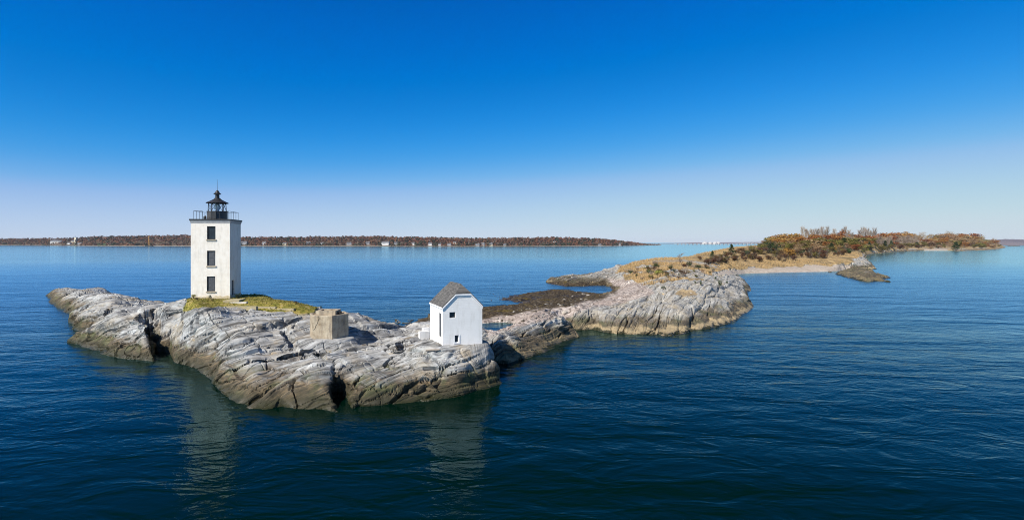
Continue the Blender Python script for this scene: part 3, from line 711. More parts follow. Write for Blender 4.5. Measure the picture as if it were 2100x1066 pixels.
# left side wall with the tall slit
f2 = xf(wall_panel(LH, -1.4, EV, [(LH-1.2,LH-.45,.75,2.80)], .25), lambda v: (v[1], LH-v[0], v[2]))
f3 = xf(wall_panel(LH, -1.4, EV, [(1.6,2.4,1.2,2.2)], .25), lambda v: (WH-v[1], v[0], v[2]))
f4 = wall_panel(WH, -1.4, EV, [], .2); f4.add([(0,0,EV),(WH,0,EV),(gx1,0,GZ-.05),(gx0,0,GZ-.05)], [(0,1,2,3)]); xf(f4, lambda v: (WH-v[0], LH-v[1], v[2]))
merge([f1,f2,f3,f4]).build('wall', M['white'], Hs)
ov = .07
# roof: two slopes with clipped ends, 9 cm thick
def roofmesh(dz):
    sl_ = (GZ-EV)/gx0; E = EV-sl_*ov+dz
    y0, y1 = -.05, LH+.05
    v = [(-ov,y0,E),(gx0,y0,GZ+dz),(rx,y0+.68,RZ+dz),(rx,y1-.68,RZ+dz),(gx0,y1,GZ+dz),(-ov,y1,E),
         (WH+ov,y0,E),(gx1,y0,GZ+dz),(gx1,y1,GZ+dz),(WH+ov,y1,E)]
    return v
t_, b0_ = roofmesh(.07), roofmesh(-.02)
fs = [(0,1,2,3,4,5),(6,9,8,3,2,7),(1,7,2),(4,3,8)]
bot = [tuple(i+10 for i in f[::-1]) for f in fs]
edge = [0,1,7,6,9,8,4,5]
# split the bent slopes so that they stay planar
rm = MB().add(t_+b0_, [(0,1,2),(0,2,3,5),(5,3,4),(6,2,7),(6,9,3,2),(9,8,3),(1,7,2),(4,3,8)]+[(10,12,11),(10,15,13,12),(15,14,13),(16,17,12),(16,12,13,19),(19,13,18),(11,12,17),(14,18,13)]
    +[(edge[i], edge[i]+10, edge[(i+1)%8]+10, edge[(i+1)%8]) for i in range(8)])
rm.build('roof', M['shingle'], Hs)
# barge boards, two stepped strips following the gable
def barge(off, y, wd, th_):
    pts = [(-.04,EV-.06-off),(gx0-.02,GZ-.04-off),(gx1+.02,GZ-.04-off),(WH+.04,EV-.06-off)]
    m = MB()
    for i in range(3):
        (xa,za),(xb,zb) = pts[i], pts[i+1]
        m.add([(xa,y-th_,za-wd),(xb,y-th_,zb-wd),(xb,y-th_,zb),(xa,y-th_,za),(xa,y,za-wd),(xb,y,zb-wd),(xb,y,zb),(xa,y,za)],
              [(0,1,2,3),(7,6,5,4),(0,4,5,1),(3,2,6,7),(1,5,6,2),(0,3,7,4)])
    return m
bg_ = merge([barge(0, -.005, .13, .09), barge(.17, -.003, .07, .045)]); bg_.build('barge_board', M['trim'], Hs)
MB().box(-.10,-.003,-.02,LH+.02,EV-.14,EV-.02).build('eaves_board', M['trim'], Hs)
for (x0,x1,a,b) in holes:
    fr = MB(); t = .045
    for q_ in ((x0+.003,x0+t,a+.003,b-.003),(x1-t,x1-.003,a+.003,b-.003),(x0+t,x1-t,a+.003,a+t),(x0+t,x1-t,b-t,b-.003)): fr.box(q_[0],q_[1],.12,.21,q_[2],q_[3])
    if a < 2: fr.box(x0-.09,x1+.08,-.03,-.003,a-.08,a-.0)
    if a < 2: fr.box(x1+.0,x1+.08,-.03,-.003,a,b+.02)
    o = fr.build('window', M['trim'] if a < 2 else M['black'], Hs); MB().box(x0+t,x1-t,.16,.18,a+t,b-t).build('pane', M['pane'], o)
o = MB().box(.045,.075,  .48,1.17,.78,2.77).build('tall_slit_window', M['shutter'], Hs)
MB().add([(-.42,-.22,-1.4),(1.02,-.20,-1.4),(1.02,-.20,.02),(-.42,-.22,.06),(-.42,.12,-1.4),(1.02,.0,-1.4),(1.02,.0,.05),(-.42,.12,.1)],
   [(0,1,2,3),(7,6,5,4),(3,2,6,7),(1,5,6,2),(0,3,7,4)]).build('foundation_ledge', M['white'], Hs)
# low white wall behind the left side
Wl = empty('low_wall', (0,0,0)); 
px0 = at(861, 688, 2.95)
Wl.location = (px0[0], px0[1], px0[2]); Wl.rotation_euler = (0,0,R(27))
MB().box(0,1.0,0,.45,-.8,.36).build('wall_block', M['white'], Wl)
MB().box(.5,1.2,.46,.95,-.8,.62).build('coping_step', M['white'], Wl)
tag(Wl, 'low stepped white wall stub beside the left side of the small house', 'wall')

# ---------------------------------------------------------------- hexagonal concrete emplacement
bx, by = (675-CX)/F*52.3, 52.3
B = empty('concrete_bunker', (bx, by, 2.9), 0)
tag(B, 'cracked hexagonal concrete gun emplacement on the rocks between tower and house', 'bunker')
R6 = 1.92
hexp = [(R6*math.cos(R(a)), R6*math.sin(R(a))) for a in [(-90-3+30)+60*k for k in range(6)]]
HB = 2.22
bm_ = MB()
inn = [(x*.985, y*.985) for x, y in hexp]
n6 = 6
outer_lo = [(x*1.0, y*1.0, -1.2) for x, y in hexp]; outer_hi = [(x, y, HB+(.0 if i not in (2,3) else .0)) for i, (x, y) in enumerate(hexp)]
def hexring(rx_, z): return [(x*rx_, y*rx_, z) for x, y in hexp]
bm_.add(hexring(1,-1.2)+hexring(1,HB-.05)+hexring(.985,HB)+hexring(.90,HB+.0)+hexring(.89,HB-.12), [(i+k*6,(i+1)%6+k*6,(i+1)%6+k*6+6,i+k*6+6) for k in range(4) for i in range(6)]+[tuple(24+i for i in range(6))])
bm_.build('outer_wall', M['concrete'], B)
tb = MB(); 
# raised top block with a sunken hatch
def frame_block(x0,x1,y0,y1,z0,z1,t):
    m = MB(); m.box(x0,x1,y0,y0+t,z0,z1); m.box(x0,x1,y1-t,y1,z0,z1); m.box(x0,x0+t,y0+t,y1-t,z0,z1); m.box(x1-t,x1,y0+t,y1-t,z0,z1); m.box(x0+t,x1-t,y0+t,y1-t,z0,z1-.28); return m
frame_block(-1.1,.8,-.6,1.05,HB-.13,HB+.30,.28).build('top_block', M['concrete'], B)
MB().box(.84,1.08,-.1,.5,HB-.13,HB+.16).build('hatch_opening', M['dark'], B)
# crack as a thin recessed-looking seam standing 4 mm proud on the lit face
pA, pB = Vector((*hexp[5], 0)), Vector((*hexp[0], 0))
d_ = (pB-pA).normalized(); nrm = Vector((d_.y, -d_.x, 0)); ck = MB()
path = [(.62,HB-.05),(.66,HB-.28),(.56,HB-.52),(.50,HB-.75),(.36,HB-.95),(.28,HB-1.2),(.12,HB-1.42)]
for (a,za),(b,zb) in zip(path, path[1:]):
    p = pA+d_*a*1.0+nrm*.004; q2 = pA+d_*b+nrm*.004; wv = d_*.028
    ck.add([tuple(p-wv+Vector((0,0,za))), tuple(q2-wv+Vector((0,0,zb))), tuple(q2+wv+Vector((0,0,zb))), tuple(p+wv+Vector((0,0,za)))], [(0,1,2,3)])
ck.build('crack', M['crack'], B)
# ---------------------------------------------------------------- slabs near the tower
def slab(px, py, w, l, h, rz, mat, label, name='concrete_slab', group=None):
    x, y, z = on_ground(px, py); m = MB(); v = [(-w/2,-l/2),(w/2,-l/2),(w/2*.97,l/2),(-w/2,l/2*.96)]
    m.prism(v, -.35, h); o = m.build(name, mat); o.location = (x, y, z+.0); o.rotation_euler = (R(random.uniform(-2,2)), R(random.uniform(-1.5,1.5)), rz)
    tag(o, label, 'slab', group); return o
slab(481, 616, 1.7, 2.2, .10, R(8), M['slab'], 'wide tan concrete slab at the foot of the lighthouse door')
slab(489, 622, 2.0, .4, .10, R(-2), M['slab_white'], 'narrow white slab lying in front of the lighthouse door step')
for i, (px, ln) in enumerate([(495,3.6),(537,3.4),(578,3.0)]):
    slab(px, 630+i*2, ln*.98, .55, .07, R(-3-i), M['slab'], ['nearest to the tower of three tan path slabs in the moss', 'middle one of three tan path slabs in the moss', 'path slab at the bunker end of the row in the moss'][i], 'path_slab', 'path slabs laid in a row on the moss')
x, y, z = on_ground(887, 735)
o = MB().tube((-.55,0,.05),(.55,.12,.10),.09,.07,7).build('driftwood_log', M['palebark']); o.location = (x,y,z+.05); tag(o, 'short brown driftwood log on the rock below the small house', 'log')

# ---------------------------------------------------------------- boulders
def boulder_mesh(seed, flat=.6):
    rnd = random.Random(seed); bm = bmesh.new(); bmesh.ops.create_icosphere(bm, subdivisions=3, radius=1)
    planes = [(Vector((rnd.uniform(-1,1), rnd.uniform(-1,1), rnd.uniform(-.6,1))).normalized(), rnd.uniform(.45,.8)) for _ in range(9)]
    for v in bm.verts:
        for nn, dd_ in planes:
            k = v.co.dot(nn)-dd_
            if k > 0: v.co -= nn*k*.92
        v.co.z *= flat; v.co += Vector((rnd.uniform(-1,1),)*3)*.015
    me = bpy.data.meshes.new('boulder'); bm.to_mesh(me); bm.free(); return me
M['boulder'] = simple('boulder_stone', (.30,.28,.25), (.14,.13,.115), 1.5, .85, .5, .2, .08)
M['boulder_dark'] = simple('wet_dark_stone', (.035,.03,.022), (.11,.09,.06), 2.0, .6, .5, .3, .08)
M['boulder_pale'] = simple('pale_stone', (.46,.42,.36), (.33,.30,.26), 1.5, .85, .4, .2, .08)
BM = {}
for k in ('boulder', 'boulder_dark', 'boulder_pale'):
    BM[k] = []
    for i in range(4):
        me = boulder_mesh(i*7+len(k)); me.materials.append(M[k]); BM[k].append(me)
def boulder(px, py, sz, k, label, group=None, water=False, sx=1.0):
    if water: x, y, z = at(px, py, 0)
    else: x, y, z = on_ground(px, py)
    s_ = sz*y/F/2
    o = bpy.data.objects.new('boulder', random.choice(BM[k])); COL.objects.link(o)
    o.location = (x, y, z+(-.15*s_ if not water else .0)); o.scale = (s_*sx*random.uniform(.9,1.3), s_*random.uniform(.8,1.2), s_*random.uniform(.7,1.1)); o.rotation_euler = (R(random.uniform(-12,12)), R(random.uniform(-12,12)), random.uniform(0,6.28))
    tag(o, label, 'boulder', group); return o
for i, (px, py, sz, k, lab) in enumerate([(808,662,9,'boulder_pale','brown topped boulder alone in the water left of the small house'),(1157,640,16,'boulder_pale','long pale slab of rock on the dark seaweed flat'),
    (1150,654,14,'boulder_pale','rounded pale boulder at the crest of the striped rock'),(1218,642,15,'boulder_pale','ochre stained block on the shelf before the far grey rock'),
    (1097,581,9,'boulder_dark','small dark boulder in the water off the tip of the rock spit') if False else (1122,579,8,'boulder_dark','small dark boulder in the water off the tip of the rock spit'),
    (1008,616,5,'boulder_dark','low dark boulder awash off the seaweed spit'),(1243,567,9,'boulder_pale','white boulder on the rock spit beyond the cove'),(1247,602,6,'boulder_dark','dark boulder at the inner edge of the cove'),
    (1690,557,6,'boulder_dark','dark rock at the end of the sand beach, nearer the offshore rock'),(1702,558,6,'boulder_dark','dark rock touching the offshore rock beside the sand beach')]):
    boulder(px, py, sz, k, lab, None, i in (0,4,5,8,9), 1.4 if 'long' in lab else 1.0)
random.seed(11)
for i in range(26): boulder(random.uniform(812,874), random.uniform(654,667), random.uniform(3,8), random.choice(['boulder_dark','boulder_dark','boulder']), 'dark weedy boulder in the shallows left of the small house', 'dark boulders in the shallows left of the house', True)
for i in range(95):
    px = random.uniform(1000,1250); py = 690-(px-1000)*.27+random.uniform(-38,-4)-((px-1000)*.02)
    boulder(px, py, random.uniform(3,8.5)*random.choice([1,1,1.3]), random.choice(['boulder','boulder_pale','boulder_dark']), 'loose grey and tan stone strewn on the flats behind the striped rock', 'loose stones on the flats')
for i in range(40):
    boulder(random.uniform(1010,1260), random.uniform(600,640), random.uniform(2.5,5), 'boulder_dark', 'small dark stone on the seaweed covered flat', 'dark stones on the seaweed flat')
for i in range(24):
    boulder(random.uniform(1280,1480), random.uniform(590,640), random.uniform(2.5,6), random.choice(['boulder','boulder_pale']), 'loose stone on top of the large grey rock by the cove', 'loose stones on the large grey rock')

# ---------------------------------------------------------------- offshore rock by the sand beach
def islet(name, outline, hts, res, label, seed, ramp=1.2, ampl=1.0):
    pg = np.array([at(x, y)[:2] for x, y in outline]); cp = np.array([at(x, y, z) for x, y, z in hts])
    x0, x1, y0, y1 = pg[:,0].min()-3, pg[:,0].max()+3, pg[:,1].min()-3, pg[:,1].max()+3
    xs, ys = np.arange(x0, x1, res), np.arange(y0, y1, res*1.5); gx, gy = np.meshgrid(xs, ys); shp = gx.shape; gx, gy = gx.ravel(), gy.ravel()
    d = seg_dist(gx, gy, pg); d = np.where(inside(gx, gy, pg), d, -d)+fbm(gx*.35, gy*.35, gx*0, 4, seed)*1.8
    w0 = 0; h = 0
    for c in cp:
        k = 1/(((gx-c[0])**2+(gy-c[1])**2)+4)**1.5; w0 = w0+k; h = h+k*c[2]
    h = h/w0; h = np.where(d > 0, h*(1-np.exp(-np.maximum(d, 0)/ramp)), d*.5)
    dd2, s_, a_, b_ = bedding(gx, gy, h, (-.5,.1,.8), seed, ampl)
    h2 = h+(dd2*.6+fbm(gx*.3, gy*.3, h, 4, seed+3)*.5)*np.clip(d, 0, 1)
    ok = (d > -2).reshape(shp); I = np.arange(len(gx)).reshape(shp)
    qs = np.stack([I[:-1,:-1], I[:-1,1:], I[1:,1:], I[1:,:-1]], -1).reshape(-1,4); qs = qs[(h2[qs].max(1) > -.6)]
    me = bpy.data.meshes.new(name); us = np.unique(qs); mp = np.zeros(len(gx), int); mp[us] = np.arange(len(us))
    me.from_pydata(np.stack([gx, gy, h2], 1)[us].tolist(), [], mp[qs].tolist()); me.materials.append(M['rock'])
    for nm, v in (('tide', h2*.6), ('tan', np.full(len(gx), .55)), ('sand', gx*0), ('moss', gx*0)):
        a = me.attributes.new(nm, 'FLOAT', 'POINT'); a.data.foreach_set('value', v[us].astype(np.float32))
    b = me.attributes.new('bedding', 'FLOAT_VECTOR', 'POINT'); b.data.foreach_set('vector', np.stack([a_, b_, s_], 1)[us].astype(np.float32).ravel())
    o = bpy.data.objects.new(name, me); COL.objects.link(o); tag(o, label, 'rock'); return o
islet('offshore_rock', [(1712,562),(1730,567),(1750,573),(1775,577.5),(1800,576.5),(1821,578),(1812,573),(1823,570),(1812,566),(1795,562),(1790,557),(1765,556),(1740,555.5),(1722,557)],
      [(1725,561,1.0),(1750,562,2.6),(1775,565,2.8),(1790,567,2.0),(1805,570,.9),(1760,557,2.4),(1780,560,2.4)], .45, 'low dark and grey rock standing in the water off the sand beach', 700, 1.6, .8)
islet('low_reef', [(2066,504),(2092,504.3),(2092,504.9),(2066,504.8)], [(2078,504.4,.9)], 4.0, 'thin sandy reef in the water off the point of the wooded island', 710, 4, .3)

# ---------------------------------------------------------------- vegetation
def leaf_quads(m, c, r, n, size, rnd, squash=.8, shell=.55):
    for _ in range(n):
        d = Vector((rnd.gauss(0,1), rnd.gauss(0,1), rnd.gauss(0,1))).normalized()
        rr = r*(shell+(1-shell)*rnd.random())
        p = Vector(c)+Vector((d.x*rr, d.y*rr, d.z*rr*squash))
        u = Vector((rnd.gauss(0,1), rnd.gauss(0,1), rnd.gauss(0,1))).normalized(); v = (u.cross(d)+Vector((.01,0,0))).normalized()
        s = size*rnd.uniform(.5,1.2)
        m.add([p-u*s, p+v*s*.6, p+u*s, p-v*s*.6], [(0,1,2,3)])
def trunk_mb(rnd, h, r, top, limbs, spread):
    m = MB(); pts = [Vector((0,0,-.06*h))]
    for k in range(1,4): pts.append(Vector((rnd.uniform(-.03,.03)*h, rnd.uniform(-.03,.03)*h, top*k/3)))
    for k in range(3): m.tube(pts[k], pts[k+1], r*(1-.25*k), r*(1-.25*(k+1)), 6, False)
    for k in range(limbs):
        a = rnd.uniform(0, 6.28); zb = top*rnd.uniform(.45,1); b = Vector((math.cos(a)*spread*rnd.uniform(.5,1), math.sin(a)*spread*rnd.uniform(.5,1), zb+h*rnd.uniform(.12,.3)))
        m.tube((0,0,zb), b, r*.35, r*.1, 5, False)
    return m
def round_tree(seed, matname, n=1300):      # unit height 1
    rnd = random.Random(seed); cr_ = MB()
    blobs = [(0,0,.60,.28)]+[(math.cos(a)*rnd.uniform(.12,.28), math.sin(a)*rnd.uniform(.12,.28), rnd.uniform(.16,.82), rnd.uniform(.13,.20)) for a in [rnd.uniform(0,6.28) for _ in range(13)]]
    tot = sum(b[3]**2 for b in blobs)
    for b in blobs: leaf_quads(cr_, b[:3], b[3], int(n*b[3]**2/tot), .038, rnd, .8, .35)
    return ('tree', trunk_mb(rnd, 1, .025, .55, 6, .25), cr_, M['bark'], M[matname])
def bare_tree(seed, tall=True):
    rnd = random.Random(seed); tr = trunk_mb(rnd, 1, .016, .75, 0, 0); cr_ = MB()
    for k in range(22):
        a = rnd.uniform(0,6.28); zb = rnd.uniform(.22 if tall else .06,.85); sp = (.16 if tall else .36)*rnd.uniform(.5,1); b = Vector((math.cos(a)*sp, math.sin(a)*sp, min(1, zb+rnd.uniform(.15,.33))))
        cr_.tube((0,0,zb), b, .007, .003, 3, False)
        for j in range(20):
            t = rnd.uniform(.2,1); p = Vector((0,0,zb)).lerp(b, t); q_ = p+Vector((rnd.gauss(0,.05), rnd.gauss(0,.05), rnd.uniform(.04,.15)))
            cr_.tube(p, q_, .0035, .0015, 3, False)
    return ('bare_tree', tr, cr_, M['palebark'], M['greytwig'])
def conifer(seed, matname='pine'):
    rnd = random.Random(seed); cr_ = MB(); n_ = 13
    for k in range(n_):
        z = .12+.86*k/n_; rad = .30*(1-k/n_)**.8+.03
        for j in range(9):
            a = rnd.uniform(0,6.28); rr = rad*rnd.uniform(.55,1.15); tip = Vector((math.cos(a)*rr, math.sin(a)*rr, z-.02+rnd.uniform(-.03,.05)))
            for t in (.35,.65,.95):
                leaf_quads(cr_, tuple(Vector((0,0,z+.02)).lerp(tip, t)), .035, 4, .035, rnd)
    leaf_quads(cr_, (0,0,.96), .03, 8, .03, rnd)
    return ('conifer', MB().tube((0,0,-.05),(0,0,.95),.022,.006,6), cr_, M['bark'], M[matname])
def shrub(seed, matname, n=420, open_=False):
    rnd = random.Random(seed); cr_ = MB(); st = MB()
    for k in range(7):
        a = rnd.uniform(0,6.28); rr = rnd.uniform(0,.42); leaf_quads(cr_, (math.cos(a)*rr, math.sin(a)*rr, rnd.uniform(.3,.66)), rnd.uniform(.22,.34), n//7, .055, rnd, .85, .4)
    for k in range(14):
        a = rnd.uniform(0,6.28); b = Vector((math.cos(a)*.5, math.sin(a)*.5, rnd.uniform(.6,1.05))); st.tube((0,0,-.05), b, .014, .004, 3, False)
    cr_.v = [(v[0], v[1], max(v[2], -.03)) for v in cr_.v]
    return ('shrub', st, cr_, M['bark'], M[matname])
def twig_shrub(seed):
    rnd = random.Random(seed); cr_ = MB(); st = MB()
    for k in range(22):
        a = rnd.uniform(0,6.28); rr = rnd.uniform(.2,.6); b = Vector((math.cos(a)*rr, math.sin(a)*rr, rnd.uniform(.55,1.0))); st.tube((0,0,-.05), b, .016, .006, 3, False)
        for j in range(9):
            p = b*rnd.uniform(.4,1); cr_.tube(p, p+Vector((rnd.gauss(0,.12), rnd.gauss(0,.12), rnd.uniform(0,.22))), .007, .003, 3, False)
    return ('shrub', st, cr_, M['greytwig'], M['greytwig'])
PROTO = {}
def proto(key, spec, crown_name='crown'):
    nm, tr, cr_, m1, m2 = spec
    a = bpy.data.meshes.new('trunk'); a.from_pydata([tuple(v) for v in tr.v], [], tr.f); a.materials.append(m1)
    b = bpy.data.meshes.new('crown'); b.from_pydata([tuple(v) for v in cr_.v], [], cr_.f); b.materials.append(m2)
    PROTO.setdefault(key, []).append((nm, a, b))
for i in range(3):
    for k in ('rust', 'gold', 'olive', 'tanleaf'): proto(k, round_tree(i*31+len(k), k))
    proto('bare', bare_tree(i+5)); proto('barewide', bare_tree(i+50, False)); proto('conifer', conifer(i+9))
    for k in ('pine', 'yellowgreen', 'brownbush', 'olive', 'tanleaf'): proto('s_'+k, shrub(i*13+len(k), k))
    proto('s_twig', twig_shrub(i+3))
    proto('barewide_tan', (lambda t: (t[0], t[1], t[2], t[3], M['tanleaf']))(bare_tree(i+80, False)))
def plant(key, x, y, h, wd=1.0, label=None, group=None, cat=None, z=None, name=None):
    nm, a, b = random.choice(PROTO[key]); nm = name or nm
    o = empty(nm, (x, y, gz(x, y) if z is None else z), random.uniform(0, 6.28)); o.scale = (h*wd, h*wd, h)
    for n_, me in (('stem' if nm == 'shrub' else 'trunk', a), ('foliage' if nm == 'shrub' else 'crown', b)):
        c = bpy.data.objects.new(n_, me); COL.objects.link(c); c.parent = o
    tag(o, label, cat or ('shrub' if nm == 'shrub' else 'tree'), group); return o
def plant_px(key, px, base, hpx, wpx, label, group=None, **k):
    x, y, z = on_ground(px, base); h = hpx*y/F; natural = {'conifer': .62, 'bare': .4, 'barewide': .75, 'barewide_tan': .75}.get(key, .75 if not key.startswith('s_') else 1.3)
    return plant(key, x, y, h, wpx/hpx/natural, label, group, **k)
random.seed(21)
# plants one can tell apart
for args in [('conifer',1461,530,16,13,'small ragged pine standing alone on the grassy crest above the beach'),
    ('conifer',1500,521,21,16,'dark green pointed pine at the start of the hill'),
    ('s_pine',1487,523,9,12,'low blue green juniper just left of the pointed pine'),
    ('s_yellowgreen',1461,533,9,16,'pale green dome shaped bush in front of the ragged pine'),
    ('barewide',1395,541,21,21,'leafless grey shrub tree on the skyline of the dry grass'),
    ('s_pine',1413,547,14,17,'dark green bush right of the leafless grey shrub tree'),
    ('s_pine',1432,552,14,18,'spreading dark green juniper in the dry grass'),
    ('s_pine',1375,554,12,16,'olive dark bush left of the leafless shrub tree'),
    ('s_yellowgreen',1350,567,15,29,'wide yellow green bush in the dry grass above the shingle'),
    ('s_twig',1345,546,11,22,'grey twiggy bush on the left shoulder of the dry grass'),
    ('s_twig',1407,562,14,18,'grey brown twiggy bush in the middle of the dry grass'),
    ('s_pine',1393,567,9,6,'small upright juniper left of the twiggy bush'),
    ('s_pine',1427,569,8,6,'small dark juniper right of the twiggy bush'),
    ('s_pine',1426,583,9,6,'tiny juniper on the edge between grass and grey rock'),
    ('s_pine',1437,587,12,8,'narrow dark juniper in a cleft of the grey rock'),
    ('s_pine',1361,595,11,12,'dark juniper tuft on the left of the rounded grey rock'),
    ('s_pine',1476,590,20,12,'dark prostrate juniper on top of the grey rock by the water'),
    ('s_pine',1491,585,8,6,'tiny juniper right of the prostrate one on the grey rock'),
    ('s_pine',1468,574,8,7,'tiny juniper behind the prostrate one on the grey rock'),
    ('s_pine',1578,520,13,14,'round green bush in the scrub at the foot of the tree belt'),
    ('s_pine',1566,521,10,12,'smaller dark green bush beside the round green bush'),
    ('s_yellowgreen',1599,518,13,20,'bright yellow green bush below the grey tree'),
    ('conifer',1705,517,20,20,'dark spreading cedar at the wood edge above the rock point'),
    ('s_yellowgreen',1675,522,11,13,'pale green bush left of the dark cedar'),
    ('s_yellowgreen',1690,521,12,15,'pale green bush touching the dark cedar'),
    ('conifer',1783,511,13,13,'single round dark pine above the pale cliff'),
    ('s_pine',1769,519,8,9,'dark green bush on the rocks before the pale cliff'),
    ('conifer',1815,508,14,15,'dark pine, left one of a pair on the far rocks'),
    ('conifer',1828,508,14,14,'dark pine, right one of a pair on the far rocks'),
    ('conifer',1960,513,17,18,'broad dark pine at the end of the small far beach'),
    ('s_brownbush',1436,533,10,16,'brown heathy bush at the left end of the dark thicket') ]:
    key, px, base, hp, wp, lab = args; plant_px(key, px, base, hp, wp, lab)
plant_px('s_yellowgreen', 398, 612, 10, 17, 'yellow grass bush at the left corner of the lighthouse')
plant_px('s_pine', 431, 614, 12, 9, 'small dark bush below the lowest lighthouse window')
plant_px('s_pine', 487, 612, 13, 16, 'dark bush behind the slabs at the lighthouse door')
plant_px('s_brownbush', 404, 616, 6, 9, 'brown tuft at the lighthouse foot beside the yellow bush')
plant_px('s_brownbush', 608, 624, 8, 9, 'brown weed tuft on the skyline of the moss')
plant_px('s_pine', 658, 634, 6, 6, 'dark weed tuft behind the concrete bunker')
plant_px('s_brownbush', 435, 618, 6, 7, 'withered tuft in front of the lighthouse wall')
plant_px('s_tanleaf', 645, 694, 4, 8, 'dry grass tuft at the foot of the concrete bunker')
# scrub zone
cnt = 0
def scrub(poly_px, n, kinds, hr, label, group):
    pg = np.array(poly_px, float); x0, x1 = pg[:,0].min(), pg[:,0].max(); y0, y1 = pg[:,1].min(), pg[:,1].max(); k = 0; tries = 0
    while k < n and tries < 4000:
        tries += 1; px = random.uniform(x0, x1); py = random.uniform(y0, y1)
        if not inside(np.array([px]), np.array([py]), pg)[0]: continue
        kk = random.choice(kinds); hp = random.uniform(*hr)*1.35; nice = {'s_brownbush':'dark brown', 's_olive':'olive', 's_pine':'dark green', 's_yellowgreen':'yellow green', 's_tanleaf':'tan', 's_twig':'grey twiggy'}[kk]
        plant_px(kk, px, py, hp, hp*random.uniform(1.2,2.2), nice+' '+label, nice+' '+group); k += 1
scrub([(1440,538),(1470,532),(1500,525),(1515,530),(1500,540),(1450,543)], 40, ['s_brownbush']*4+['s_olive'], (6,10), 'heath bush in the thicket behind the dry grass crest', 'bushes of the crest thicket')
scrub([(1505,520),(1560,512),(1600,522),(1640,530),(1620,538),(1540,538),(1510,535)], 52, ['s_brownbush']*4+['s_olive','s_tanleaf'], (6,11), 'bush in the scrub above the sand beach', 'bushes above the sand beach')
scrub([(1620,520),(1740,513),(1745,524),(1690,532),(1630,532)], 40, ['s_brownbush']*4+['s_olive','s_pine'], (7,12), 'bush in the scrub below the wood', 'bushes below the wood')
scrub([(1280,556),(1350,543),(1450,543),(1470,560),(1440,572),(1330,582)], 58, ['s_tanleaf','s_twig','s_twig','s_olive','s_brownbush','s_pine'], (4,9), 'bush in the dry grass above the shingle', 'bushes in the dry grass')
scrub([(1750,512),(1950,504),(2040,504),(2045,508),(1990,509),(1800,514)], 34, ['s_brownbush','s_tanleaf','s_pine','s_olive'], (4,8), 'bush on the far shore bank of the island', 'bushes on the far bank')
scrub([(1500,524),(1560,508),(1575,512),(1520,530)], 12, ['s_olive','s_brownbush','s_pine','s_tanleaf'], (7,12), 'bush on the left slope of the wooded hill', 'bushes on the left slope')
# the autumn wood: crowns up to a skyline taken from the photograph's tree tops
sky_x = [1550,1562,1575,1590,1600,1620,1640,1660,1700,1750,1790,1820,1850,1880,1900,1930,1960,2000,2030,2045,2056]
sky_y = [504,495,483,478,476,474,471,470,471,471,474,474,471,473,479,475,474,477,485,490,497]
base_y = [516,515,514,516,519,520,518,516,514,512,509,507,506,506,506,506,505,505,506,506,507.5]
def kindat(px, layer):
    r = random.random()
    if px < 1592: return ['olive','conifer','olive','s_pine'][int(r*4)] if layer < 3 else random.choice(['olive','tanleaf'])
    if px < 1640: return random.choice(['barewide_tan','rust','tanleaf','barewide_tan','olive']) if layer < 3 else random.choice(['rust','rust','gold'])
    if px < 1760:
        if layer == 4: return 'bare' if r < .8 else 'rust'
        if layer == 3: return random.choice(['rust','tanleaf','bare','gold'])
        return random.choice(['olive','gold','tanleaf','brown','rust','olive','conifer'])
    if px < 1795: return random.choice(['rust','rust','gold','olive']) if layer < 4 else 'bare'
    if px < 1880: return ('s_olive' if layer == 0 else 'bare') if layer < 3 else random.choice(['rust','rust','tanleaf'])
    if px < 1915: return random.choice(['conifer','tanleaf','olive','barewide_tan']) if layer < 2 else random.choice(['rust','barewide_tan'])
    if px < 2000: return random.choice(['rust','barewide_tan','tanleaf','olive','rust'])
    return random.choice(['tanleaf','olive','brown','barewide_tan','rust'])
NICE = {'rust':'rust orange round tree','gold':'golden leaved tree','olive':'olive green tree','tanleaf':'faded tan leaved tree','bare':'tall leafless grey tree','barewide':'leafless spreading tree','barewide_tan':'brown twiggy spreading tree','conifer':'dark pine','s_olive':'olive bushy tree','s_pine':'dark green bushy tree'}
def zone(px): return ('at the left end of the hill wood' if px < 1592 else 'beside the rounded orange crowns of the hill' if px < 1640 else 'in the middle of the hill wood' if px < 1795 else 'in the pale trunk grove' if px < 1880 else 'beyond the pale trunk grove' if px < 1960 else 'near the far point of the island')
ntree = 0
for layer, (kD, kt) in enumerate([(.97,.33),(1.03,.50),(1.12,.66),(1.24,.82),(1.38,.98)]):
    px = 1556+layer*3
    while px < 2052:
        by_ = np.interp(px, sky_x, base_y); sy = np.interp(px, sky_x, sky_y)
        x, D, z = on_ground(px, by_); D = D*kD*random.uniform(.97,1.05); 
        x = (px-CX)/F*D; z = gz(x, D); 
        if z < .8: z = max(z, 1.0) if gz(x, D) > .2 else None
        k = kindat(px, layer)
        if k == 'brown': k = 'tanleaf' if random.random() < .5 else 'barewide_tan'
        topy = by_-(by_-sy)*kt*random.uniform(.86,1.06)
        if k == 'bare' and layer == 4 and 1640 < px < 1800: topy = sy-random.uniform(-2,5)
        step_px = random.uniform(9,15) if k not in ('bare',) else random.uniform(4,7)
        if z is not None:
            ztop = H0+(YH-topy)*D/F; h = max(ztop-z, 3.0)
            wpx = random.uniform(32,48)*(1 if px < 1800 else .8) if not k.startswith('bare') else (12 if k == 'bare' else 24)
            nat = {'conifer': .62, 'bare': .4, 'barewide_tan': .75, 'barewide': .75, 's_olive': 1.3, 's_pine': 1.3}.get(k, .75)
            wd = wpx*D/F/h/nat; wd = min(max(wd, .6), 2.1)
            plant(k, x, D, h, wd, NICE[k]+' '+zone(px), NICE[k]+'s '+zone(px), z=z-.2, name={'s_olive':'bushy_tree','s_pine':'bushy_tree'}.get(k)); ntree += 1
        px += step_px
print('wood trees', ntree)
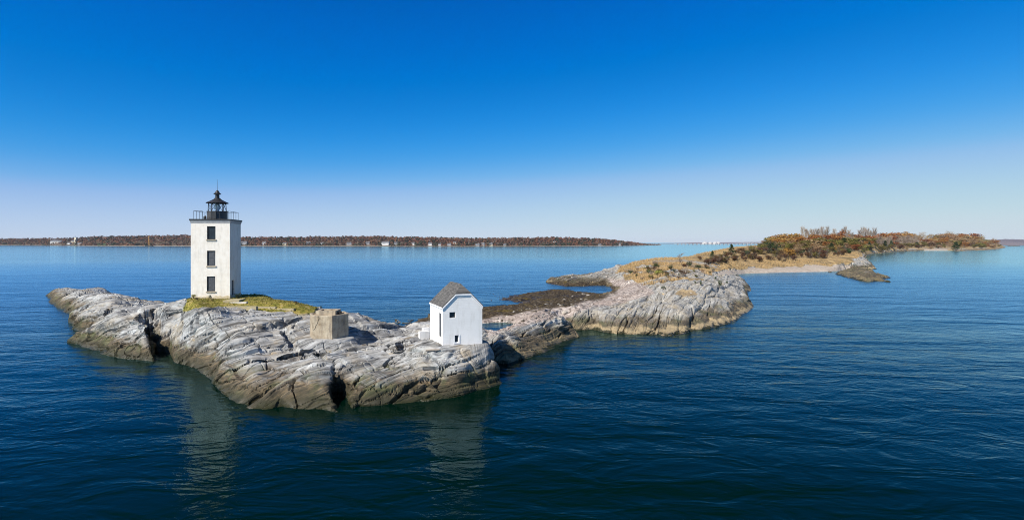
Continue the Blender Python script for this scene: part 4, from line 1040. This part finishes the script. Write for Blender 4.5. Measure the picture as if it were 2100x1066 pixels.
# dry grass blades over the grassy ground
rnd = random.Random(5)
_pt = fbm(X*.07, Y*.07, X*0, 4, 91)
gi = np.nonzero((mGrass > .5) & (Y < 420) & (VZ > .4) & (_pt > -.12))[0]; gm_ = MB()
wts = (Y[gi]/100)**0.6; sel = np.random.RandomState(3).choice(gi, min(16000, len(gi)), replace=True, p=wts/wts.sum())
for i in sel:
    x, y, z = VX[i]+rnd.uniform(-.2,.2), VY[i]+rnd.uniform(-.2,.2), VZ[i]; s_ = rnd.uniform(.35,.8)*min(1, .5+y/300)
    for k in range(3):
        a = rnd.uniform(0,6.28); r_ = s_*.28; w_ = s_*.11
        px_, py_ = math.cos(a), math.sin(a)
        gm_.add([(x-py_*w_, y+px_*w_, z-.05), (x+py_*w_, y-px_*w_, z-.05), (x+px_*r_, y+py_*r_, z+s_)], [(0,1,2)])
tag(gm_.build('dry_grass', M['drygrass']), 'tall dry golden grass on the low neck of the island', 'grass', None, 'stuff')
gi = np.nonzero((mMoss > .3) & (VZ > 2))[0]; gm_ = MB(); sel = np.random.RandomState(4).choice(gi, 5000)
M['shortgrass'] = simple('short_grass', (.13,.135,.02), (.29,.23,.06), .7, .9, 0)
for i in sel:
    x, y, z = VX[i], VY[i], VZ[i]; s_ = rnd.uniform(.05,.17)
    for k in range(3):
        a = rnd.uniform(0,6.28); w_ = .035
        gm_.add([(x-math.sin(a)*w_, y+math.cos(a)*w_, z-.03), (x+math.sin(a)*w_, y-math.cos(a)*w_, z-.03), (x+math.cos(a)*s_*.6, y+math.sin(a)*s_*.6, z+s_)], [(0,1,2)])
tag(gm_.build('short_grass', M['shortgrass']), 'short green and yellow grass round the lighthouse', 'grass', None, 'stuff')

# ---------------------------------------------------------------- the far shore
fx = [-260,0,60,150,205,250,330,395,500,600,700,780,870,960,1040,1140,1200,1250,1300,1330,1358]
fy = [491,489.5,489,488,484.5,483.5,482.5,481.5,486,486,484.5,484.5,486.5,488.5,487.8,486.6,488.2,490.8,494,496.8,499.2]
wy = [503.5,503,503.2,503.8,504.3,504.4,504.6,504.8,504.9,505,505,505.2,505.6,505.6,505.4,505.2,504.8,504.4,503.6,503,502.6]
def far(px): return F*H0/(np.interp(px, fx, wy)-YH), np.interp(px, fx, fy)
gx_ = np.arange(-260, 1359, 4.0); vv = []; ff = []
prof = [(-20,-1.0),(0,.15),(10,1.0),(30,2.2),(60,3.5),(110,8),(200,14),(320,17),(600,15),(900,-2)]
for px in gx_:
    D, ty = far(px); top = max(H0+(YH-ty)*(D+260)/F-13, 1.5)
    for dy, zz in prof:
        z = zz if zz <= 3.5 else max(zz/17*top, 1.0) ; z = min(z, max(top, 1.2)) if zz > 1 else z
        Dd = D+dy; vv.append(((px-CX)/F*Dd, Dd, z+(math.sin(px*.13+dy)*.5 if zz > 4 else 0)))
np_ = len(prof)
for i in range(len(gx_)-1):
    for j in range(np_-1): ff.append((i*np_+j, (i+1)*np_+j, (i+1)*np_+j+1, i*np_+j+1))
fo = mesh_obj('far_shore_hills', vv, ff, M['farsoil'], None, True); fo.data.materials.append(M['farsand'])
for i, p in enumerate(fo.data.polygons):
    j = i % (np_-1)
    if j <= 1: p.material_index = 1
tag(fo, None, None, None, 'structure')
rnd = random.Random(77); V_ = []; F_ = []; T_ = []
HOUSES = [(114,498,22,6,'housewhite','long low white building near the left end of the far shore'),(148,497.5,8,5,'housecream','cream house beside the antenna tower on the far shore'),(162,501,9,3.5,'housegrey','small grey boathouse on the far waterline'),
 (140,500.5,7,3.5,'housewhite','small white shed on the far shore under the cream house'),(215,489,8,4,'housegrey','grey house on the far hilltop above the green slope'),(356,488.5,9,4,'housewhite','white house high on the far hill just left of the lighthouse'),(322,493,14,5,'housegrey','wide grey house behind the ochre crane'),
 (500,500,12,5,'housegrey','grey house on the far shore just right of the lighthouse'),(541,500.5,8,4.5,'housewhite','white gabled house far behind the water right of the lighthouse'),(583,501,8,3.5,'housecream','cream cottage on the far shore behind a pale beach'),(632,500.5,8,4.5,'housegrey','grey blue house among rusty trees on the far shore'),
 (660,501,6,4,'housegrey','tiny grey cottage on the far shore'),(716,501,10,4,'housegrey','grey house under dark trees above the bunker'),(754,500.5,8,4.5,'housegrey','small slate house left of the big white house'),(790,501.5,15,6.5,'housewhite','big white house on the far shore with several gables'),
 (812,500.5,7,4,'housegrey','grey house right of the big white house'),(847,501,6,4,'housewhite','small white house between big white house and grey house'),(882,502.5,7,4.5,'housewhite','white house at the water straight above the small house roof'),(879,496,5,3,'housewhite','tiny white house uphill above the small house roof'),(902,503,5,4,'housewhite','white narrow house right of the small house roof'),
 (921,503,7,4,'housegrey','grey house low on the far shore near the middle'),(932,499,6,3,'housecream','cream house uphill near the middle of the far shore'),(979,503.5,8,4,'housegrey','grey twin house left of the white tower house'),(990,503,6,5,'housewhite','white house leaning against the white tower house') ,(1007,504,6,6,'housecream','pale tower house on the far shore'),(1036,503.5,7,3.5,'housegrey','low grey house right of the pale tower house'),
 (1107,493.5,4,2.5,'housewhite','tiny white roof on the far hill crest'),(1137,496.5,6,2.5,'housewhite','white house halfway up the far hill at right'),(1230,503.5,6,3,'housegrey','small grey house toward the right end of the far shore'),(1271,503.8,3,5,'housewhite','thin white tower at the right end of the far shore')]
open_spots = [(h[0], h[2]) for h in HOUSES]
px = -255.0
while px < 1352:
    D, ty = far(px)
    for row in range(9):
        dy = 25+row*38+rnd.uniform(-14,14); Dd = D+dy; x = (px+rnd.uniform(-3,3)-CX)/F*Dd
        top = max(H0+(YH-ty)*(D+260)/F-13, 1.0)
        g = np.interp(dy, [p[0] for p in prof], [min(p[1] if p[1] <= 3.5 else p[1]/17*top, max(top,1.2)) for p in prof])
        hh = rnd.uniform(8,17)*(1 if row > 1 else .6)*min(1, max(.25, (499.5-ty)/9))
        near_house = [h for h in HOUSES if abs(px-h[0]) < h[2]*.6]
        if near_house:
            hb = near_house[0]; Hd = D+60
            if row < 2 : continue
            if row == 2: hh *= .5
        tint = rnd.choice([.08,.15,.3,.45,.6,.6,.75,.8,.9,.98]) if row > 1 else rnd.choice([.05,.1,.2,.5,.7,.95])
        tint = min(1, max(0, tint+.12*math.sin(px*.02)))
        r = rnd.uniform(4,7.5)*min(1, hh/8+.3)
        for q_ in range(26):
            d = Vector((rnd.gauss(0,1), rnd.gauss(0,1), rnd.gauss(0,1))).normalized(); c = Vector((x, Dd, g+hh-r*.8))+Vector((d.x*r, d.y*r, d.z*r*.8))
            if c.z < g: c.z = g+rnd.uniform(0,2)
            u = Vector((rnd.gauss(0,1), rnd.gauss(0,1)*.5, rnd.gauss(0,1))).normalized(); v = u.cross(d+Vector((.01,.02,0))).normalized(); s = rnd.uniform(1.2,2.6)
            n0 = len(V_); V_ += [tuple(c-u*s), tuple(c+v*s*.8), tuple(c+u*s), tuple(c-v*s*.8)]; F_.append((n0,n0+1,n0+2,n0+3)); T_ += [min(1, max(0, tint+rnd.uniform(-.06,.06)))]*4
    px += rnd.uniform(2.6,4.2)
fw_ = mesh_obj('far_forest', V_, F_, M['farwood']); a = fw_.data.attributes.new('tint', 'FLOAT', 'POINT'); a.data.foreach_set('value', np.array(T_, np.float32))
tag(fw_, 'rust red and dark green autumn woods along the far shore', 'forest', None, 'stuff')
def house(px, by_, wpx, hpx, wall, label, D=None):
    D0, ty = far(px); D = D or (D0+28+(503.5-by_)*14); D = max(D, D0+14); z = H0-(by_-YH)*D/F
    w_ = wpx*D/F; h = hpx*D/F; o = empty('house', ((px-CX)/F*D, D, z), R(random.uniform(-15,15))); tag(o, label, 'house')
    dp = max(w_*.6, 6); we = h*.62
    m = MB(); m.box(-w_/2, w_/2, 0, dp, -4, we); m.add([(-w_/2,0,we),(-w_/2,dp,we),(-w_/2,dp/2,h),(w_/2,0,we),(w_/2,dp,we),(w_/2,dp/2,h)], [(0,2,1),(3,4,5)]); m.build('wall', M[wall], o)
    e = .6; r_ = MB(); r_.add([(-w_/2-e,-e,we-.3),(w_/2+e,-e,we-.3),(w_/2+e,dp/2,h+.25),(-w_/2-e,dp/2,h+.25),(-w_/2-e,dp+e,we-.3),(w_/2+e,dp+e,we-.3)], [(0,1,2,3),(3,2,5,4)])
    r_.add([(v[0], v[1], v[2]+.3) for v in r_.v], [(0,1,2,3),(3,2,5,4)]); rf = r_.build('roof', M['houseroof'], o)
    MB().box(w_*.2,w_*.2+1.2,dp*.4,dp*.4+1.2,h-1,h+1.4).build('chimney', M['housegrey'], rf)
    for k in range(max(2, int(w_/4))):
        xx = -w_/2+w_*(k+.5)/max(2, int(w_/4)); MB().box(xx-.7,xx+.7,-.06,.05,we*.35,we*.8).build('window', M['pane'], o)
for h in HOUSES: house(*h)
# hotel-like gables on the big white house are its own wings
D0, _ = far(153); x0 = (154-CX)/F*(D0+90); T = empty('antenna_tower', (x0, D0+90, 8)); tag(T, 'square cream tower with thin antenna rising above the far woods', 'tower')
D_ = D0+90; zt = H0+(YH-487)*D_/F-8; MB().box(-3.6,3.6,0,6,-6,zt).build('tower_shaft', M['housecream'], T); MB().box(-4,4,-.4,6.4,zt,zt+1).build('tower_roof', M['houseroof'], T)
MB().tube((0,3,zt),(0,3,zt+9),.35,.2,5).build('antenna', M['iron'], T)
D0, _ = far(306); D_ = D0-5; T = empty('crane', ((306-CX)/F*D_, D_, 0)); tag(T, 'ochre lattice crane mast on a barge at the far shore', 'crane')
mh = H0+(YH-484)*D_/F; lt = MB()
for sx in (-1.1,1.1):
    for sy in (-1.1,1.1): lt.tube((sx,sy,2),(sx-2.5*1,sy,mh),.38,.3,4)
nst = 10
for k in range(nst):
    z0_, z1_ = 2+(mh-2)*k/nst, 2+(mh-2)*(k+1)/nst; o0, o1 = -2.5*k/nst, -2.5*(k+1)/nst
    lt.tube((-1.1+o0,-1.1,z0_),(1.1+o1,-1.1,z1_),.2,n=4); lt.tube((1.1+o0,1.1,z0_),(-1.1+o1,1.1,z1_),.2,n=4)
lt.build('mast', M['cranepaint'], T); MB().box(-12,12,-4,4,-.5,2).build('barge', M['iron'], T)
# green sloping lawn and grey ramp on the far shore
D0, _ = far(215); D0 += 6
tag(mesh_obj('far_lawn', [((196-CX)/F*D0, D0+8, 2.6), ((240-CX)/F*D0, D0+8, 2.6), ((236-CX)/F*(D0+90), D0+90, 10.5), ((200-CX)/F*(D0+90), D0+90, 10.5)], [(0,1,2,3)], M['fargreen']), None, None, None, 'structure')
tag(mesh_obj('far_ramp_path', [((220-CX)/F*D0, D0+1, 2.9), ((223-CX)/F*D0, D0+1, 2.9), ((229-CX)/F*(D0+60), D0+60, 9.0), ((226-CX)/F*(D0+60), D0+60, 9.0)], [(0,1,2,3)], M['farsand']), None, None, None, 'structure')
# distant bridge, storage domes and low land beyond
DB = 3000.0; Bd = empty('bridge', ((1470-CX)/F*DB, DB, 0)); tag(Bd, 'low grey bridge on many piers crossing the bay at the horizon', 'bridge')
u = lambda px: (px-1470)/F*DB
dk = MB(); pts = [(1383,5.2),(1430,5.6),(1500,6.5),(1530,9.0),(1575,14.0)]
for (a,za),(b,zb) in zip(pts, pts[1:]):
    dk.add([(u(a),-5,za),(u(b),-5,zb),(u(b),5,zb),(u(a),5,za),(u(a),-5,za+1.8),(u(b),-5,zb+1.8),(u(b),5,zb+1.8),(u(a),5,za+1.8)], [(0,3,2,1),(4,5,6,7),(0,1,5,4),(2,3,7,6),(0,4,7,3),(1,2,6,5)])
dk.build('deck', M['bridge'], Bd)
for k in range(24):
    px = 1390+k*7.9; zt = np.interp(px, [p[0] for p in pts], [p[1] for p in pts]); MB().box(u(px)-3.2,u(px)+3.2,-4,4,-2,zt-.01).build('pier', M['bridge'], Bd)
DT = 3500.0
for i, (px, wpx, hpx) in enumerate([(1446,12,2.7),(1459,8,2.5),(1471,9,2.9),(1480,10,2.9)]):
    o = empty('storage_dome', ((px-CX)/F*DT, DT+i*20, 0)); r_ = wpx/2*DT/F; h = H0+(hpx-1.2)*DT/F
    MB().lathe([(r_,-2),(r_,h*.62)], 20).build('drum', M['dome'], o); MB().lathe([(r_*1.02,h*.62),(r_*.8,h*.84),(r_*.45,h*.96),(r_*.02,h)], 20).build('dome_roof', M['dome'], o)
    tag(o, ['leftmost white storage dome beyond the distant bridge','small white storage dome second from the left beyond the bridge','white storage dome touching the rightmost one beyond the bridge','rightmost white storage dome beyond the distant bridge'][i], 'storage dome')
def lowland(name, xs_, tops, D, depth, mat, rough_=1.0, seed=0):
    rnd = random.Random(seed); vv = []; ff = []; x = xs_[0]; pts = []
    while x < xs_[-1]:
        pts.append((x, np.interp(x, xs_, tops)+rnd.uniform(-.35,.35)*rough_)); x += 1.6
    for px, ty in pts:
        z = max(H0+(YH-ty)*(D+depth)/F, .5)
        for k, (dy, kz) in enumerate([(0,-.05),(depth*.02,.45),(depth*.4,.8),(depth,1.0),(depth*1.8,.3)]): vv.append(((px-CX)/F*(D+dy), D+dy, kz*z if kz > 0 else -2))
    for i in range(len(pts)-1):
        for j in range(4): ff.append((i*5+j,(i+1)*5+j,(i+1)*5+j+1,i*5+j+1))
    o = mesh_obj(name, vv, ff, mat); tag(o, None, None, None, 'structure'); return o
lowland('distant_land_hills', [1330,1380,1420,1500,1560,1600,2300], [500.2,498.6,497.4,496.8,496.2,496,493], 5200, 600, M['farblue'], .5, 1)
lowland('distant_wooded_hills', [2030,2045,2060,2100,2200,2400], [493.5,491.5,490.3,491,491,491], 2300, 300, M['farblue'], 1.0, 2)

# ---------------------------------------------------------------- one label for each member of a small group, counted along it
ORD = 'first second third fourth fifth sixth seventh eighth ninth tenth eleventh twelfth thirteenth fourteenth fifteenth sixteenth seventeenth eighteenth nineteenth twentieth'.split()
by = {}
for o in bpy.data.objects:
    if o.get('group') and o.get('category') and o.get('label'): by.setdefault(o['label'], []).append(o)
for lab, os_ in by.items():
    if 1 < len(os_) <= 40 and os_[0].get('category') in ('tree', 'shrub', 'boulder'):
        os_.sort(key=lambda o: o.location.x/o.location.y); n_ = len(os_)
        for i, o in enumerate(os_):
            if i < (n_+1)//2: o['label'] = ('leftmost ' if i == 0 else ORD[i]+' from left, ')+lab
            else: o['label'] = ('rightmost ' if i == n_-1 else ORD[n_-1-i]+' from right, ')+lab

# ---------------------------------------------------------------- sea haze
n = NT('haze_air'); n.n.remove(n.b); pv = n.node('ShaderNodeVolumePrincipled'); pv.inputs['Color'].default_value = (.86,.91,1,1); pv.inputs['Density'].default_value = .00003; pv.inputs['Anisotropy'].default_value = .0
n.link(pv.outputs[0], n.out.inputs['Volume'])
tag(MB().box(-7500,7500,-300,9000,-4,52).build('haze', n.m), 'thin pale sea haze over the bay', 'haze', None, 'stuff')
scene.cycles.volume_step_rate = 1
